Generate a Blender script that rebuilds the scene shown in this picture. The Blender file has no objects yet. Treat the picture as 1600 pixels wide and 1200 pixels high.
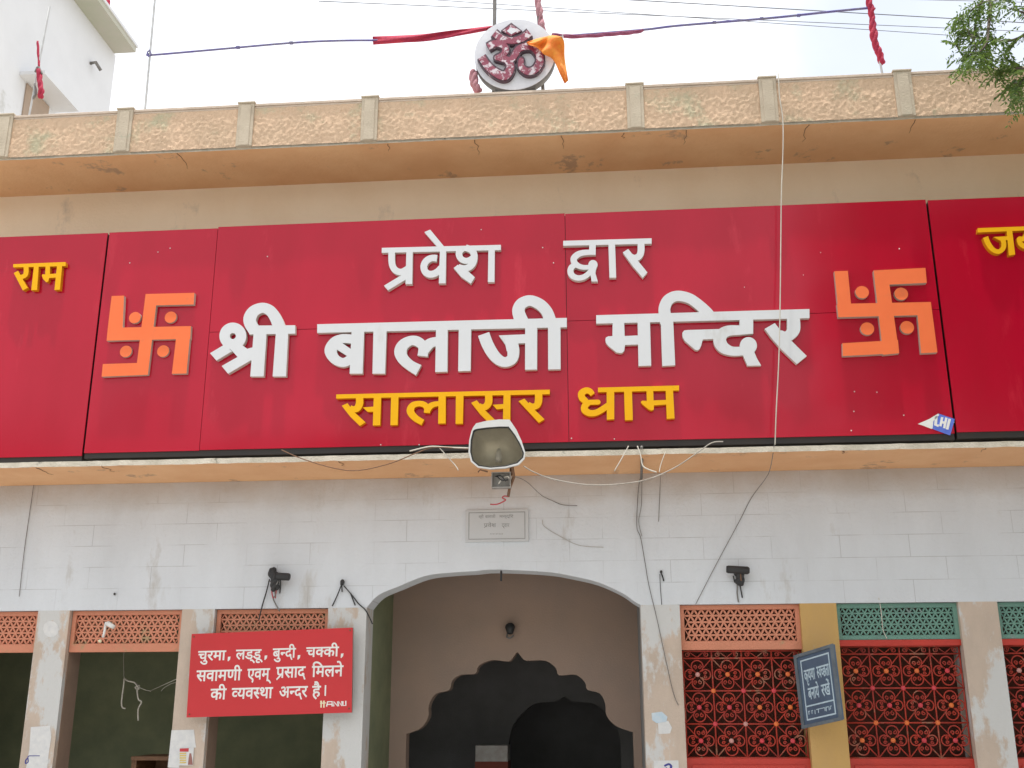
import bpy, bmesh, math, random
import numpy as np
from mathutils import Vector, noise, geometry

# ---------------------------------------------------------------- camera, sky, sun, exposure
S = bpy.context.scene
COL = S.collection
F_PX, PITCH, YAW, ROLL = 1662.3, math.radians(16.704), math.radians(4.851), math.radians(-0.128)
EYE = Vector((0.0, -10.0, 1.6))
_cp, _sp, _cy, _sy = math.cos(PITCH), math.sin(PITCH), math.cos(YAW), math.sin(YAW)
FW = Vector((-_sy*_cp, _cy*_cp, _sp)); _r = Vector((_cy, _sy, 0)); _u = _r.cross(FW)
RT = _r*math.cos(ROLL) + _u*math.sin(ROLL); UP = -_r*math.sin(ROLL) + _u*math.cos(ROLL)
cam = bpy.data.objects.new('camera', bpy.data.cameras.new('camera')); COL.objects.link(cam)
from mathutils import Matrix
cam.matrix_world = Matrix(((RT.x, UP.x, -FW.x, EYE.x), (RT.y, UP.y, -FW.y, EYE.y), (RT.z, UP.z, -FW.z, EYE.z), (0, 0, 0, 1)))
cam.data.sensor_width = 36.0; cam.data.lens = 36.0*F_PX/1600.0
cam.data.clip_start = 0.05; cam.data.clip_end = 2000.0
S.camera = cam

SUN_EL, SUN_AZ = math.radians(85.3), math.radians(180)     # almost overhead, grazing the front of the gatehouse
sun_dir = Vector((math.sin(SUN_AZ)*math.cos(SUN_EL), math.cos(SUN_AZ)*math.cos(SUN_EL), math.sin(SUN_EL)))
sd = bpy.data.lights.new('sun', 'SUN'); sd.energy = 3.2; sd.angle = math.radians(0.53); sd.color = (1.0, 0.965, 0.91)
sun = bpy.data.objects.new('sun', sd); COL.objects.link(sun)
sun.rotation_euler = (-sun_dir).to_track_quat('-Z', 'Y').to_euler()

W = bpy.data.worlds.new('World'); S.world = W; W.use_nodes = True
nt = W.node_tree; nt.nodes.clear(); N = nt.nodes.new; L = nt.links.new
out = N('ShaderNodeOutputWorld'); bg = N('ShaderNodeBackground'); L(bg.outputs[0], out.inputs[0])
bg.inputs['Strength'].default_value = 0.11
sky = N('ShaderNodeTexSky'); sky.sky_type = 'NISHITA'; sky.sun_disc = False
sky.sun_elevation = SUN_EL; sky.sun_rotation = SUN_AZ; sky.air_density = 1.0; sky.dust_density = 2.0; sky.ozone_density = 1.5
tc = N('ShaderNodeTexCoord')
cn = N('ShaderNodeTexNoise'); cn.inputs['Scale'].default_value = 2.1; cn.inputs['Detail'].default_value = 7; cn.inputs['Roughness'].default_value = 0.55
L(tc.outputs['Generated'], cn.inputs['Vector'])
# an opening in the clouds low over the right-hand end of the roof
gap = (FW*F_PX + RT*(1590-800) + UP*(600-95)).normalized()
dp = N('ShaderNodeVectorMath'); dp.operation = 'DOT_PRODUCT'; L(tc.outputs['Generated'], dp.inputs[0]); dp.inputs[1].default_value = gap
mr = N('ShaderNodeMapRange'); mr.interpolation_type = 'SMOOTHSTEP'
mr.inputs['From Min'].default_value = 0.955; mr.inputs['From Max'].default_value = 1.0; mr.inputs['To Min'].default_value = 0.0; mr.inputs['To Max'].default_value = 0.55
L(dp.outputs['Value'], mr.inputs['Value'])
sb = N('ShaderNodeMath'); sb.operation = 'SUBTRACT'; L(cn.outputs['Fac'], sb.inputs[0]); L(mr.outputs[0], sb.inputs[1])
cr = N('ShaderNodeMapRange'); cr.interpolation_type = 'SMOOTHSTEP'
cr.inputs['From Min'].default_value = 0.0; cr.inputs['From Max'].default_value = 0.40; cr.inputs['To Min'].default_value = 0.58
L(sb.outputs[0], cr.inputs['Value'])
mx = N('ShaderNodeMix'); mx.data_type = 'RGBA'
L(cr.outputs[0], mx.inputs['Factor']); L(sky.outputs[0], mx.inputs['A']); mx.inputs['B'].default_value = (7.7, 7.95, 8.4, 1)
L(mx.outputs['Result'], bg.inputs['Color'])
S.view_settings.view_transform = 'Standard'; S.view_settings.look = 'None'; S.view_settings.gamma = 1.0
S.view_settings.exposure = 0.66
S.cycles.max_bounces = 8; S.cycles.diffuse_bounces = 5; S.cycles.use_denoising = True

R = random.Random(7)
# ---------------------------------------------------------------- measuring: photo pixel -> point on a plane of the place
def ray(px, py): return FW*F_PX + RT*(px-800) + UP*(600-py)
def at(px, py, Y):
    d = ray(px, py); return EYE + d*((Y-EYE.y)/d.y)
def at_x(px, py, X):
    d = ray(px, py); return EYE + d*((X-EYE.x)/d.x)
def proj(p):
    d = p-EYE; z = d.dot(FW); return (800+F_PX*d.dot(RT)/z, 600-F_PX*d.dot(UP)/z, z)

# ---------------------------------------------------------------- materials
MATS = {}
def M(name, c1, c2=None, scale=4, rough=0.7, bump=0.0, bscale=60, c3=None, s3=1.2, t3=0.62, spec=0.5, metal=0.0, brick=None, streak=1.0, w3=0.08, coat=0):
    m = bpy.data.materials.new(name); m.use_nodes = True; t = m.node_tree; n = t.nodes.new; l = t.links.new
    b = t.nodes['Principled BSDF']; b.inputs['Roughness'].default_value = rough; b.inputs['Metallic'].default_value = metal
    b.inputs['Specular IOR Level'].default_value = spec; b.inputs['Coat Weight'].default_value = coat
    geo = n('ShaderNodeNewGeometry'); pos = geo.outputs['Position']
    mp = n('ShaderNodeMapping'); mp.inputs['Scale'].default_value = (1, 1, 1.0/streak); l(pos, mp.inputs['Vector'])
    v = mp.outputs[0]
    col = None
    if c2 is None: c2 = tuple(x*0.86 for x in c1)
    nz = n('ShaderNodeTexNoise'); nz.inputs['Scale'].default_value = scale; nz.inputs['Detail'].default_value = 6; nz.inputs['Roughness'].default_value = 0.62; l(v, nz.inputs['Vector'])
    r = n('ShaderNodeMapRange'); r.inputs['From Min'].default_value = 0.34; r.inputs['From Max'].default_value = 0.68; l(nz.outputs['Fac'], r.inputs['Value'])
    mix = n('ShaderNodeMix'); mix.data_type = 'RGBA'; mix.inputs['A'].default_value = (*c1, 1); mix.inputs['B'].default_value = (*c2, 1); l(r.outputs[0], mix.inputs['Factor'])
    col = mix.outputs['Result']
    if c3:
        n3 = n('ShaderNodeTexNoise'); n3.inputs['Scale'].default_value = s3; n3.inputs['Detail'].default_value = 9; n3.inputs['Roughness'].default_value = 0.7; l(v, n3.inputs['Vector'])
        r3 = n('ShaderNodeMapRange'); r3.inputs['From Min'].default_value = t3; r3.inputs['From Max'].default_value = t3+w3; l(n3.outputs['Fac'], r3.inputs['Value'])
        m3 = n('ShaderNodeMix'); m3.data_type = 'RGBA'; l(col, m3.inputs['A']); m3.inputs['B'].default_value = (*c3, 1); l(r3.outputs[0], m3.inputs['Factor'])
        col = m3.outputs['Result']
    hgt = None
    if brick:
        bw, bh, dark = brick
        mb = n('ShaderNodeMapping'); mb.inputs['Rotation'].default_value = (math.radians(-90), 0, 0); l(pos, mb.inputs['Vector'])
        dn = n('ShaderNodeTexNoise'); dn.inputs['Scale'].default_value = 3; l(pos, dn.inputs['Vector'])
        br = n('ShaderNodeTexBrick'); br.inputs['Scale'].default_value = 1; br.inputs['Brick Width'].default_value = bw; br.inputs['Row Height'].default_value = bh
        br.inputs['Mortar Size'].default_value = 0.0035; br.inputs['Mortar Smooth'].default_value = 0.3; l(mb.outputs[0], br.inputs['Vector'])
        n5 = n('ShaderNodeTexNoise'); n5.inputs['Scale'].default_value = 1.9; n5.inputs['Detail'].default_value = 3; l(pos, n5.inputs['Vector'])
        r5 = n('ShaderNodeMapRange'); r5.inputs['From Min'].default_value = 0.42; r5.inputs['From Max'].default_value = 0.6; l(n5.outputs['Fac'], r5.inputs['Value'])
        mm = n('ShaderNodeMath'); mm.operation = 'MULTIPLY'; l(br.outputs['Fac'], mm.inputs[0]); l(r5.outputs[0], mm.inputs[1])
        md = n('ShaderNodeMath'); md.operation = 'MULTIPLY'; l(mm.outputs[0], md.inputs[0]); md.inputs[1].default_value = dark
        mk = n('ShaderNodeMix'); mk.data_type = 'RGBA'; l(col, mk.inputs['A']); mk.inputs['B'].default_value = (0.16, 0.145, 0.13, 1); l(md.outputs[0], mk.inputs['Factor'])
        col = mk.outputs['Result']; hgt = mm.outputs[0]
    l(col, b.inputs['Base Color'])
    nr = n('ShaderNodeMapRange'); nr.inputs['To Min'].default_value = max(rough-0.08, 0.02); nr.inputs['To Max'].default_value = min(rough+0.10, 1); l(nz.outputs['Fac'], nr.inputs['Value']); l(nr.outputs[0], b.inputs['Roughness'])
    if bump:
        bn = n('ShaderNodeTexNoise'); bn.inputs['Scale'].default_value = bscale; bn.inputs['Detail'].default_value = 5; l(pos, bn.inputs['Vector'])
        bp = n('ShaderNodeBump'); bp.inputs['Strength'].default_value = bump; bp.inputs['Distance'].default_value = 0.02
        if hgt is not None:
            sbt = n('ShaderNodeMath'); sbt.operation = 'SUBTRACT'; l(bn.outputs['Fac'], sbt.inputs[0]); l(hgt, sbt.inputs[1]); l(sbt.outputs[0], bp.inputs['Height'])
        else: l(bn.outputs['Fac'], bp.inputs['Height'])
        l(bp.outputs[0], b.inputs['Normal'])
    MATS[name] = m
    return m

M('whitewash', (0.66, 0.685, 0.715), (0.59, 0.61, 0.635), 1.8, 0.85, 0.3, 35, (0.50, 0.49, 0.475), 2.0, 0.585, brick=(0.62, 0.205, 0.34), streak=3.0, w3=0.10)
M('beige_plaster', (0.86, 0.69, 0.51), (0.80, 0.62, 0.44), 1.3, 0.88, 0.2, 30, (0.52, 0.42, 0.33), 1.7, 0.585, w3=0.14, streak=1.8)
M('orange_plaster', (0.80, 0.47, 0.245), (0.72, 0.385, 0.19), 1.8, 0.85, 0.25, 30, (0.50, 0.30, 0.18), 2.3, 0.60, w3=0.05)
M('lime_edge', (0.66, 0.60, 0.50), (0.5, 0.45, 0.36), 9, 0.9, 0.5, 70, (0.2, 0.19, 0.15), 7, 0.63)
M('stucco', (0.74, 0.515, 0.345), (0.64, 0.46, 0.31), 2.6, 0.92, 0.6, 130, (0.54, 0.48, 0.32), 2.2, 0.53, w3=0.12)
M('post_plaster', (0.56, 0.475, 0.36), (0.48, 0.40, 0.30), 5, 0.88, 0.3, 60, (0.42, 0.40, 0.30), 3, 0.6)
M('coping_plaster', (0.62, 0.50, 0.40), (0.52, 0.42, 0.33), 4, 0.9, 0.35, 60, (0.33, 0.28, 0.22), 6, 0.63)
M('sandstone', (0.58, 0.465, 0.375), (0.46, 0.375, 0.305), 3.0, 0.85, 0.3, 45, (0.58, 0.575, 0.56), 2.4, 0.49, streak=2.2, w3=0.05)
M('yellow_paint', (0.56, 0.34, 0.105), (0.50, 0.31, 0.12), 2.5, 0.75, 0.2, 45, (0.45, 0.36, 0.24), 2.6, 0.62, streak=2)
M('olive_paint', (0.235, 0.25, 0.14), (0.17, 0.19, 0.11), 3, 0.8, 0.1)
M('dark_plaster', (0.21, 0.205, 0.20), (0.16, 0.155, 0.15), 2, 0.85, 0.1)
M('grey_plaster', (0.30, 0.29, 0.28), (0.24, 0.235, 0.23), 2, 0.85, 0.15)
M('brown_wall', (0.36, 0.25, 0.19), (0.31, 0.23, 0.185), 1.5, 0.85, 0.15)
M('jamb_stone', (0.30, 0.20, 0.145), (0.24, 0.165, 0.12), 3, 0.8, 0.2)
M('salmon_paint', (0.62, 0.235, 0.14), (0.55, 0.22, 0.13), 6, 0.7, 0.15, 60, (0.40, 0.26, 0.14), 4, 0.6)
M('teal_paint', (0.15, 0.30, 0.235), (0.13, 0.25, 0.205), 6, 0.7, 0.15, 60, (0.25, 0.27, 0.26), 4, 0.6)
M('red_paint', (0.52, 0.035, 0.018), (0.45, 0.03, 0.018), 5, 0.45, 0.1)
M('grille_red', (0.47, 0.052, 0.03), (0.34, 0.05, 0.04), 7, 0.55, 0.1, 60, (0.36, 0.17, 0.11), 6, 0.55, spec=0.25)
M('rosette_orange', (0.75, 0.17, 0.03), (0.65, 0.14, 0.04), 9, 0.5)
M('rosette_red', (0.62, 0.045, 0.06), (0.55, 0.05, 0.07), 9, 0.5)
M('rosette_pink', (0.62, 0.30, 0.27), (0.5, 0.25, 0.22), 9, 0.5)
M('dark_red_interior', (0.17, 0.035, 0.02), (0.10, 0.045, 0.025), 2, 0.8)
M('board_red', (0.465, 0.003, 0.025), (0.405, 0.0025, 0.02), 1.4, 0.17, 0.015, 4, (0.56, 0.022, 0.045), 2.6, 0.60, w3=0.16, streak=4, spec=0.36)
M('board_black', (0.02, 0.018, 0.018), (0.03, 0.025, 0.022), 5, 0.7)
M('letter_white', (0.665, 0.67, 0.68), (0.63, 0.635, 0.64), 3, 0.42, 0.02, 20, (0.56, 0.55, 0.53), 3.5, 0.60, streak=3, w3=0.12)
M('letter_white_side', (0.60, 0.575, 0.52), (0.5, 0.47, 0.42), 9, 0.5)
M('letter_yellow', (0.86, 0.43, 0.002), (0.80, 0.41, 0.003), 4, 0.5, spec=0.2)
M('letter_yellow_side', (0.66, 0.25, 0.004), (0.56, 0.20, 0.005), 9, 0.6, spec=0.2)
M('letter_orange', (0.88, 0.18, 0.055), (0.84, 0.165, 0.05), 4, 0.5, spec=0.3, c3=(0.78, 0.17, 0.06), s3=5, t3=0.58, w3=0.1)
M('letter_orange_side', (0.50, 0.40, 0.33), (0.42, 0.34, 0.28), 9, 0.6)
M('sign_red', (0.56, 0.022, 0.028), (0.52, 0.022, 0.026), 2, 0.4, 0.02, 8)
M('sign_edge', (0.30, 0.22, 0.19), (0.2, 0.14, 0.12), 9, 0.6)
M('paint_white', (0.80, 0.79, 0.76), (0.74, 0.72, 0.68), 14, 0.6)
M('paint_cream', (0.80, 0.74, 0.50), (0.75, 0.68, 0.45), 14, 0.6)
M('sign_blue', (0.075, 0.115, 0.175), (0.06, 0.09, 0.14), 6, 0.45, 0.05, 30, (0.12, 0.13, 0.15), 5, 0.6)
M('sign_blue_frame', (0.13, 0.16, 0.18), (0.09, 0.11, 0.13), 9, 0.6, 0.2, 60)
M('paint_pale_blue', (0.48, 0.60, 0.66), (0.38, 0.50, 0.57), 20, 0.6)
M('marble', (0.56, 0.57, 0.58), (0.52, 0.53, 0.535), 2, 0.5)
M('carved_grey', (0.24, 0.24, 0.235), (0.30, 0.30, 0.295), 12, 0.8)
M('lamp_white', (0.78, 0.78, 0.77), (0.70, 0.70, 0.68), 8, 0.4)
M('lamp_grey', (0.36, 0.34, 0.31), (0.28, 0.25, 0.22), 12, 0.5, 0.1)
M('reflector', (0.62, 0.58, 0.48), (0.52, 0.48, 0.38), 9, 0.42, 0.05, 30, metal=0.3)
M('bulb', (0.62, 0.60, 0.55), None, 8, 0.3)
M('rust', (0.22, 0.115, 0.06), (0.15, 0.08, 0.05), 30, 0.85, 0.3, 90)
M('black_rubber', (0.022, 0.022, 0.023), (0.035, 0.034, 0.034), 20, 0.6)
M('wire_grey', (0.22, 0.205, 0.19), (0.16, 0.15, 0.14), 20, 0.7)
M('wire_white', (0.62, 0.58, 0.50), (0.50, 0.46, 0.39), 12, 0.7)
M('wire_dark', (0.10, 0.095, 0.09), (0.16, 0.15, 0.14), 9, 0.7)
M('wire_mid', (0.42, 0.39, 0.34), (0.28, 0.25, 0.21), 9, 0.7)
M('wire_red', (0.45, 0.05, 0.06), None, 12, 0.6)
M('power_cable', (0.10, 0.10, 0.11), None, 12, 0.6)
M('steel_pole', (0.52, 0.52, 0.51), (0.42, 0.41, 0.40), 14, 0.5, 0.05, 50, metal=0.25)
M('rope_blue', (0.12, 0.10, 0.32), (0.20, 0.19, 0.27), 18, 0.85, 0.3, 150)
M('cloth_red', (0.42, 0.022, 0.05), (0.33, 0.02, 0.06), 12, 0.85, 0.4, 60)
M('cloth_purple', (0.22, 0.055, 0.13), (0.30, 0.08, 0.14), 12, 0.85, 0.4, 60)
M('cloth_faded', (0.45, 0.24, 0.26), (0.35, 0.13, 0.16), 14, 0.85, 0.4, 60)
M('cloth_orange', (0.80, 0.20, 0.03), (0.85, 0.34, 0.05), 9, 0.8, 0.3, 60)
M('om_white', (0.72, 0.72, 0.75), (0.64, 0.64, 0.68), 5, 0.6, 0.06, 30, (0.45, 0.44, 0.45), 5, 0.66)
M('om_rim', (0.20, 0.20, 0.20), (0.12, 0.12, 0.125), 6, 0.7, 0.2, 60)
M('om_dark', (0.07, 0.05, 0.065), (0.12, 0.06, 0.08), 16, 0.6, 0.1, 60, (0.55, 0.40, 0.42), 9, 0.60)
M('om_maroon', (0.22, 0.03, 0.06), (0.30, 0.06, 0.10), 14, 0.4, 0.2, 80, (0.66, 0.58, 0.61), 13, 0.52, w3=0.05)
M('house_white', (0.68, 0.68, 0.685), (0.64, 0.64, 0.645), 1.2, 0.85, 0.1, 20, (0.52, 0.515, 0.49), 0.9, 0.6)
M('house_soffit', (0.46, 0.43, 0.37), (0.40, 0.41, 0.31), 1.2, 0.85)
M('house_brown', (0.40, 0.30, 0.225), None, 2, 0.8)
M('bark', (0.13, 0.10, 0.075), (0.08, 0.065, 0.05), 9, 0.95, 0.8, 30)
M('paper', (0.70, 0.69, 0.67), (0.60, 0.60, 0.60), 18, 0.8, 0.1, 60)
M('paper_blue', (0.45, 0.58, 0.68), (0.58, 0.64, 0.68), 18, 0.8)
M('print_red', (0.55, 0.05, 0.06), None, 12, 0.7)
M('print_yellow', (0.66, 0.50, 0.14), None, 12, 0.7)
M('print_brown', (0.32, 0.14, 0.12), None, 12, 0.7)
M('ink_blue', (0.06, 0.06, 0.28), None, 12, 0.7)
M('sticker_blue', (0.10, 0.16, 0.62), (0.12, 0.2, 0.66), 8, 0.35)
M('wood', (0.16, 0.075, 0.03), (0.11, 0.05, 0.022), 12, 0.6, 0.2, 40, streak=0.3)
M('earth', (0.39, 0.378, 0.358), (0.34, 0.33, 0.315), 0.7, 0.95, 0.3, 14, (0.23, 0.22, 0.205), 0.4, 0.58)
M('floor_stone', (0.30, 0.28, 0.25), None, 2, 0.6)
M('screw', (0.62, 0.55, 0.54), None, 8, 0.4)

def ledge_bounce_tint():
    """warm bounce and shade under the ledge, painted into the lower wall colour"""
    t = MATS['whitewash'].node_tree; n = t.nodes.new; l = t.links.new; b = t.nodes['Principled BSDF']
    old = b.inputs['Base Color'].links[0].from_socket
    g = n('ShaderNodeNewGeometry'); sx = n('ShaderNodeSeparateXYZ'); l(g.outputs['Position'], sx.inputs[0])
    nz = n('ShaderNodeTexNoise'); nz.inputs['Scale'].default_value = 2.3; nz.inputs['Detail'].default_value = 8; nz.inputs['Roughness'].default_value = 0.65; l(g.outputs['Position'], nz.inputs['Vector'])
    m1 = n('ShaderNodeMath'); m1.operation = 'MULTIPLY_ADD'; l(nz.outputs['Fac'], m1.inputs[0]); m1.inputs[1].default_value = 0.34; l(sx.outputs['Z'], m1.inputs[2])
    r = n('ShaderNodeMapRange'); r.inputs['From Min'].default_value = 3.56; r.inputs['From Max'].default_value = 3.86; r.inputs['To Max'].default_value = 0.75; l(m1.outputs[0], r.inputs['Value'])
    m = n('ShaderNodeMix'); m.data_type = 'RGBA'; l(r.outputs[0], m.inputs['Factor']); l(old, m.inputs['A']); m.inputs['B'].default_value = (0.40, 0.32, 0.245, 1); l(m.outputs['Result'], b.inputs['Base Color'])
ledge_bounce_tint()  # browns the whitewash below the ledge to imitate shade and warm bounce
def leaf_material():
    m = bpy.data.materials.new('leaf'); m.use_nodes = True; t = m.node_tree; n = t.nodes.new; l = t.links.new
    b = t.nodes['Principled BSDF']; b.inputs['Roughness'].default_value = 0.5
    g = n('ShaderNodeNewGeometry'); nz = n('ShaderNodeTexNoise'); nz.inputs['Scale'].default_value = 5; nz.inputs['Detail'].default_value = 4; l(g.outputs['Position'], nz.inputs['Vector'])
    ad = n('ShaderNodeMath'); ad.operation = 'ADD'; l(nz.outputs['Fac'], ad.inputs[0]); l(g.outputs['Random Per Island'], ad.inputs[1])
    r = n('ShaderNodeMapRange'); r.inputs['From Min'].default_value = 0.4; r.inputs['From Max'].default_value = 1.6; l(ad.outputs[0], r.inputs['Value'])
    x = n('ShaderNodeMix'); x.data_type = 'RGBA'; x.inputs['A'].default_value = (0.06, 0.115, 0.03, 1); x.inputs['B'].default_value = (0.19, 0.29, 0.055, 1); l(r.outputs[0], x.inputs['Factor'])
    l(x.outputs['Result'], b.inputs['Base Color'])
    tr = n('ShaderNodeBsdfTranslucent'); l(x.outputs['Result'], tr.inputs['Color'])
    ms = n('ShaderNodeMixShader'); ms.inputs[0].default_value = 0.4; l(b.outputs[0], ms.inputs[1]); l(tr.outputs[0], ms.inputs[2])
    l(ms.outputs[0], t.nodes['Material Output'].inputs['Surface'])
    MATS['leaf'] = m
leaf_material()
def glass_material():
    m = bpy.data.materials.new('lamp_glass'); m.use_nodes = True; t = m.node_tree; n = t.nodes.new; l = t.links.new
    tr = n('ShaderNodeBsdfTransparent'); tr.inputs[0].default_value = (0.93, 0.90, 0.83, 1); gl = n('ShaderNodeBsdfGlossy'); gl.inputs['Roughness'].default_value = 0.12
    fr = n('ShaderNodeFresnel'); fr.inputs[0].default_value = 1.5
    ms = n('ShaderNodeMixShader'); l(fr.outputs[0], ms.inputs[0]); l(tr.outputs[0], ms.inputs[1]); l(gl.outputs[0], ms.inputs[2])
    l(ms.outputs[0], t.nodes['Material Output'].inputs['Surface']); MATS['lamp_glass'] = m
glass_material()

# ---------------------------------------------------------------- objects
ORG = {}
def thing(name, label, cat, loc, group=None, kind=None):
    o = bpy.data.objects.new(name, None); COL.objects.link(o); o.location = loc; o.empty_display_size = 0.1
    ORG[o.name] = Vector(loc); tag(o, label, cat, group, kind); return o
def tag(o, label=None, cat=None, group=None, kind=None):
    if label: o['label'] = label
    if cat: o['category'] = cat
    if group: o['group'] = group
    if kind: o['kind'] = kind
    return o

class MB:
    """collects world-space polygons, then links them as one mesh object"""
    def __init__(s): s.v = []; s.f = []; s.m = []; s.sm = []
    def add(s, vs, fs, mi=0, smooth=False):
        b = len(s.v); s.v += [Vector(v) for v in vs]
        for f in fs: s.f.append([b+i for i in f]); s.m.append(mi); s.sm.append(smooth)
    def box(s, a, b, mi=0):
        (x0, y0, z0), (x1, y1, z1) = a, b
        x0, x1 = min(x0, x1), max(x0, x1); y0, y1 = min(y0, y1), max(y0, y1); z0, z1 = min(z0, z1), max(z0, z1)
        s.add([(x0,y0,z0),(x1,y0,z0),(x1,y1,z0),(x0,y1,z0),(x0,y0,z1),(x1,y0,z1),(x1,y1,z1),(x0,y1,z1)],
              [(0,3,2,1),(4,5,6,7),(0,1,5,4),(1,2,6,5),(2,3,7,6),(3,0,4,7)], mi)
    def tube(s, pts, r, n=6, mi=0, closed=False, cap=True):
        pts = [Vector(p) for p in pts]; k = len(pts); rr = r if isinstance(r, (list, tuple)) else [r]*k
        vs = []; prev = None
        for i in range(k):
            if closed: t = pts[(i+1) % k]-pts[i-1]
            else: t = pts[min(i+1, k-1)]-pts[max(i-1, 0)]
            if t.length < 1e-9: t = Vector((0, 0, 1))
            t.normalize()
            a = prev if prev is not None else (Vector((0, 1, 0)) if abs(t.y) < 0.9 else Vector((1, 0, 0)))
            a = a - t*a.dot(t)
            if a.length < 1e-6: a = t.orthogonal()
            a.normalize(); prev = a; b = t.cross(a)
            for j in range(n):
                w = 2*math.pi*j/n; vs.append(pts[i] + (a*math.cos(w)+b*math.sin(w))*rr[i])
        fs = []
        for i in range(k if closed else k-1):
            p, q = i*n, ((i+1) % k)*n
            for j in range(n): fs.append((p+j, p+(j+1) % n, q+(j+1) % n, q+j))
        if cap and not closed: fs += [tuple(range(n-1, -1, -1)), tuple(range((k-1)*n, k*n))]
        s.add(vs, fs, mi, True)
    def loft(s, rings, mi=0, cap0=True, cap1=True, smooth=False):
        n = len(rings[0]); vs = [p for r in rings for p in r]; fs = []
        for i in range(len(rings)-1):
            for j in range(n): fs.append((i*n+j, i*n+(j+1) % n, (i+1)*n+(j+1) % n, (i+1)*n+j))
        if cap0: fs.append(tuple(range(n-1, -1, -1)))
        if cap1: fs.append(tuple(range((len(rings)-1)*n, len(rings)*n)))
        s.add(vs, fs, mi, smooth)
    def build(s, name, mats, parent=None, loc=None, recalc=True):
        if isinstance(mats, str): mats = [mats]
        if parent is not None: o0 = ORG[parent.name]
        else:
            if loc is None:
                xs = [v.x for v in s.v]; ys = [v.y for v in s.v]; zs = [v.z for v in s.v]
                loc = ((min(xs)+max(xs))/2, (min(ys)+max(ys))/2, min(zs))
            o0 = Vector(loc)
        me = bpy.data.meshes.new(name); me.from_pydata([v-o0 for v in s.v], [], s.f); me.update()
        for m in mats: me.materials.append(MATS[m])
        me.polygons.foreach_set('material_index', s.m); me.polygons.foreach_set('use_smooth', s.sm)
        if recalc:
            bm = bmesh.new(); bm.from_mesh(me); bmesh.ops.recalc_face_normals(bm, faces=bm.faces); bm.to_mesh(me); bm.free()
        o = bpy.data.objects.new(name, me); COL.objects.link(o)
        if parent is not None: o.parent = parent
        else: o.location = o0
        ORG[o.name] = o0
        return o

# ---------------------------------------------------------------- flat shapes: outlines and strokes joined into one region
def area(p): return sum(p[i-1][0]*p[i][1]-p[i][0]*p[i-1][1] for i in range(len(p)))/2
def disc(c, r, n=28, ry=None): return [(c[0]+r*math.cos(2*math.pi*i/n), c[1]+(ry or r)*math.sin(2*math.pi*i/n)) for i in range(n)]
def catmull(pts, step=6, closed=False):
    n = len(pts); o = []
    if n == 2 and not closed: return [tuple(p) for p in pts]
    g = (lambda i: pts[i % n]) if closed else (lambda i: pts[max(0, min(n-1, i))])
    for i in range(n if closed else n-1):
        a, b, c, d = g(i-1), g(i), g(i+1), g(i+2)
        for k in range(step):
            t = k/step
            o.append(tuple(0.5*(2*b[j]+(c[j]-a[j])*t+(2*a[j]-5*b[j]+4*c[j]-d[j])*t*t+(3*b[j]-a[j]-3*c[j]+d[j])*t**3) for j in range(len(b))))
    if not closed: o.append(tuple(pts[-1]))
    return o
def stroke(pts, w=None, closed=False, step=6, straight=False):
    """ribbon along points (x, y[, width]) as a list of convex quads"""
    p3 = [(p[0], p[1], p[2] if len(p) > 2 else w) for p in pts]
    c = p3 if straight else catmull(p3, step, closed); n = len(c); L_, R_ = [], []
    for i in range(n):
        a = c[i-1] if (closed or i > 0) else c[0]; b = c[(i+1) % n] if (closed or i < n-1) else c[n-1]
        dx, dy = b[0]-a[0], b[1]-a[1]; q = math.hypot(dx, dy) or 1; nx, ny = -dy/q*c[i][2]/2, dx/q*c[i][2]/2
        L_.append((c[i][0]+nx, c[i][1]+ny)); R_.append((c[i][0]-nx, c[i][1]-ny))
    qs = []
    for i in range(n if closed else n-1):
        j = (i+1) % n
        qs += [[L_[i], L_[j], R_[j]], [L_[i], R_[j], R_[i]]]
    return qs
def union(polys, eps=1e-4):
    """joins overlapping outlines into one triangulated region"""
    vs, fs = [], []
    for p in polys:
        a = area(p)
        if abs(a) < 1e-7: continue
        if a < 0: p = p[::-1]
        b = len(vs); vs += [Vector((q[0], q[1])) for q in p]; fs.append(list(range(b, b+len(p))))
    return keep_inside(vs, fs, eps)
def keep_inside(vs, fs, eps):
    eds = [(f[k-1], f[k]) for f in fs for k in range(len(f))]
    r = geometry.delaunay_2d_cdt(vs, eds, [], 0, eps)
    V = [tuple(v) for v in r[0]]; T = [tuple(f) for f in r[2]]
    C = np.array([[sum(V[i][0] for i in f)/len(f), sum(V[i][1] for i in f)/len(f)] for f in T]); inside = np.zeros(len(T), bool)
    for f in fs:
        c = np.zeros(len(T), bool)
        for k in range(len(f)):
            (x0, y0), (x1, y1) = vs[f[k-1]], vs[f[k]]
            if y0 == y1: continue
            hit = ((y0 > C[:, 1]) != (y1 > C[:, 1])) & (C[:, 0] < (x1-x0)*(C[:, 1]-y0)/(y1-y0)+x0); c ^= hit
        inside |= c
    def ar(f): return abs(area([V[i] for i in f]))
    return V, [f for f, k in zip(T, inside) if k and ar(f) > 1e-12]
def with_holes(outer, holes, eps=1e-5):
    vs, fs = [], []
    for p in [outer]+holes:
        if area(p) < 0: p = p[::-1]
        b = len(vs); vs += [Vector((q[0], q[1])) for q in p]; fs.append(list(range(b, b+len(p))))
    r = geometry.delaunay_2d_cdt(vs, [], fs, 1, eps)
    return [tuple(v) for v in r[0]], [tuple(f) for f, og in zip(r[2], r[5]) if og and max(og) == 0]
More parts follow.
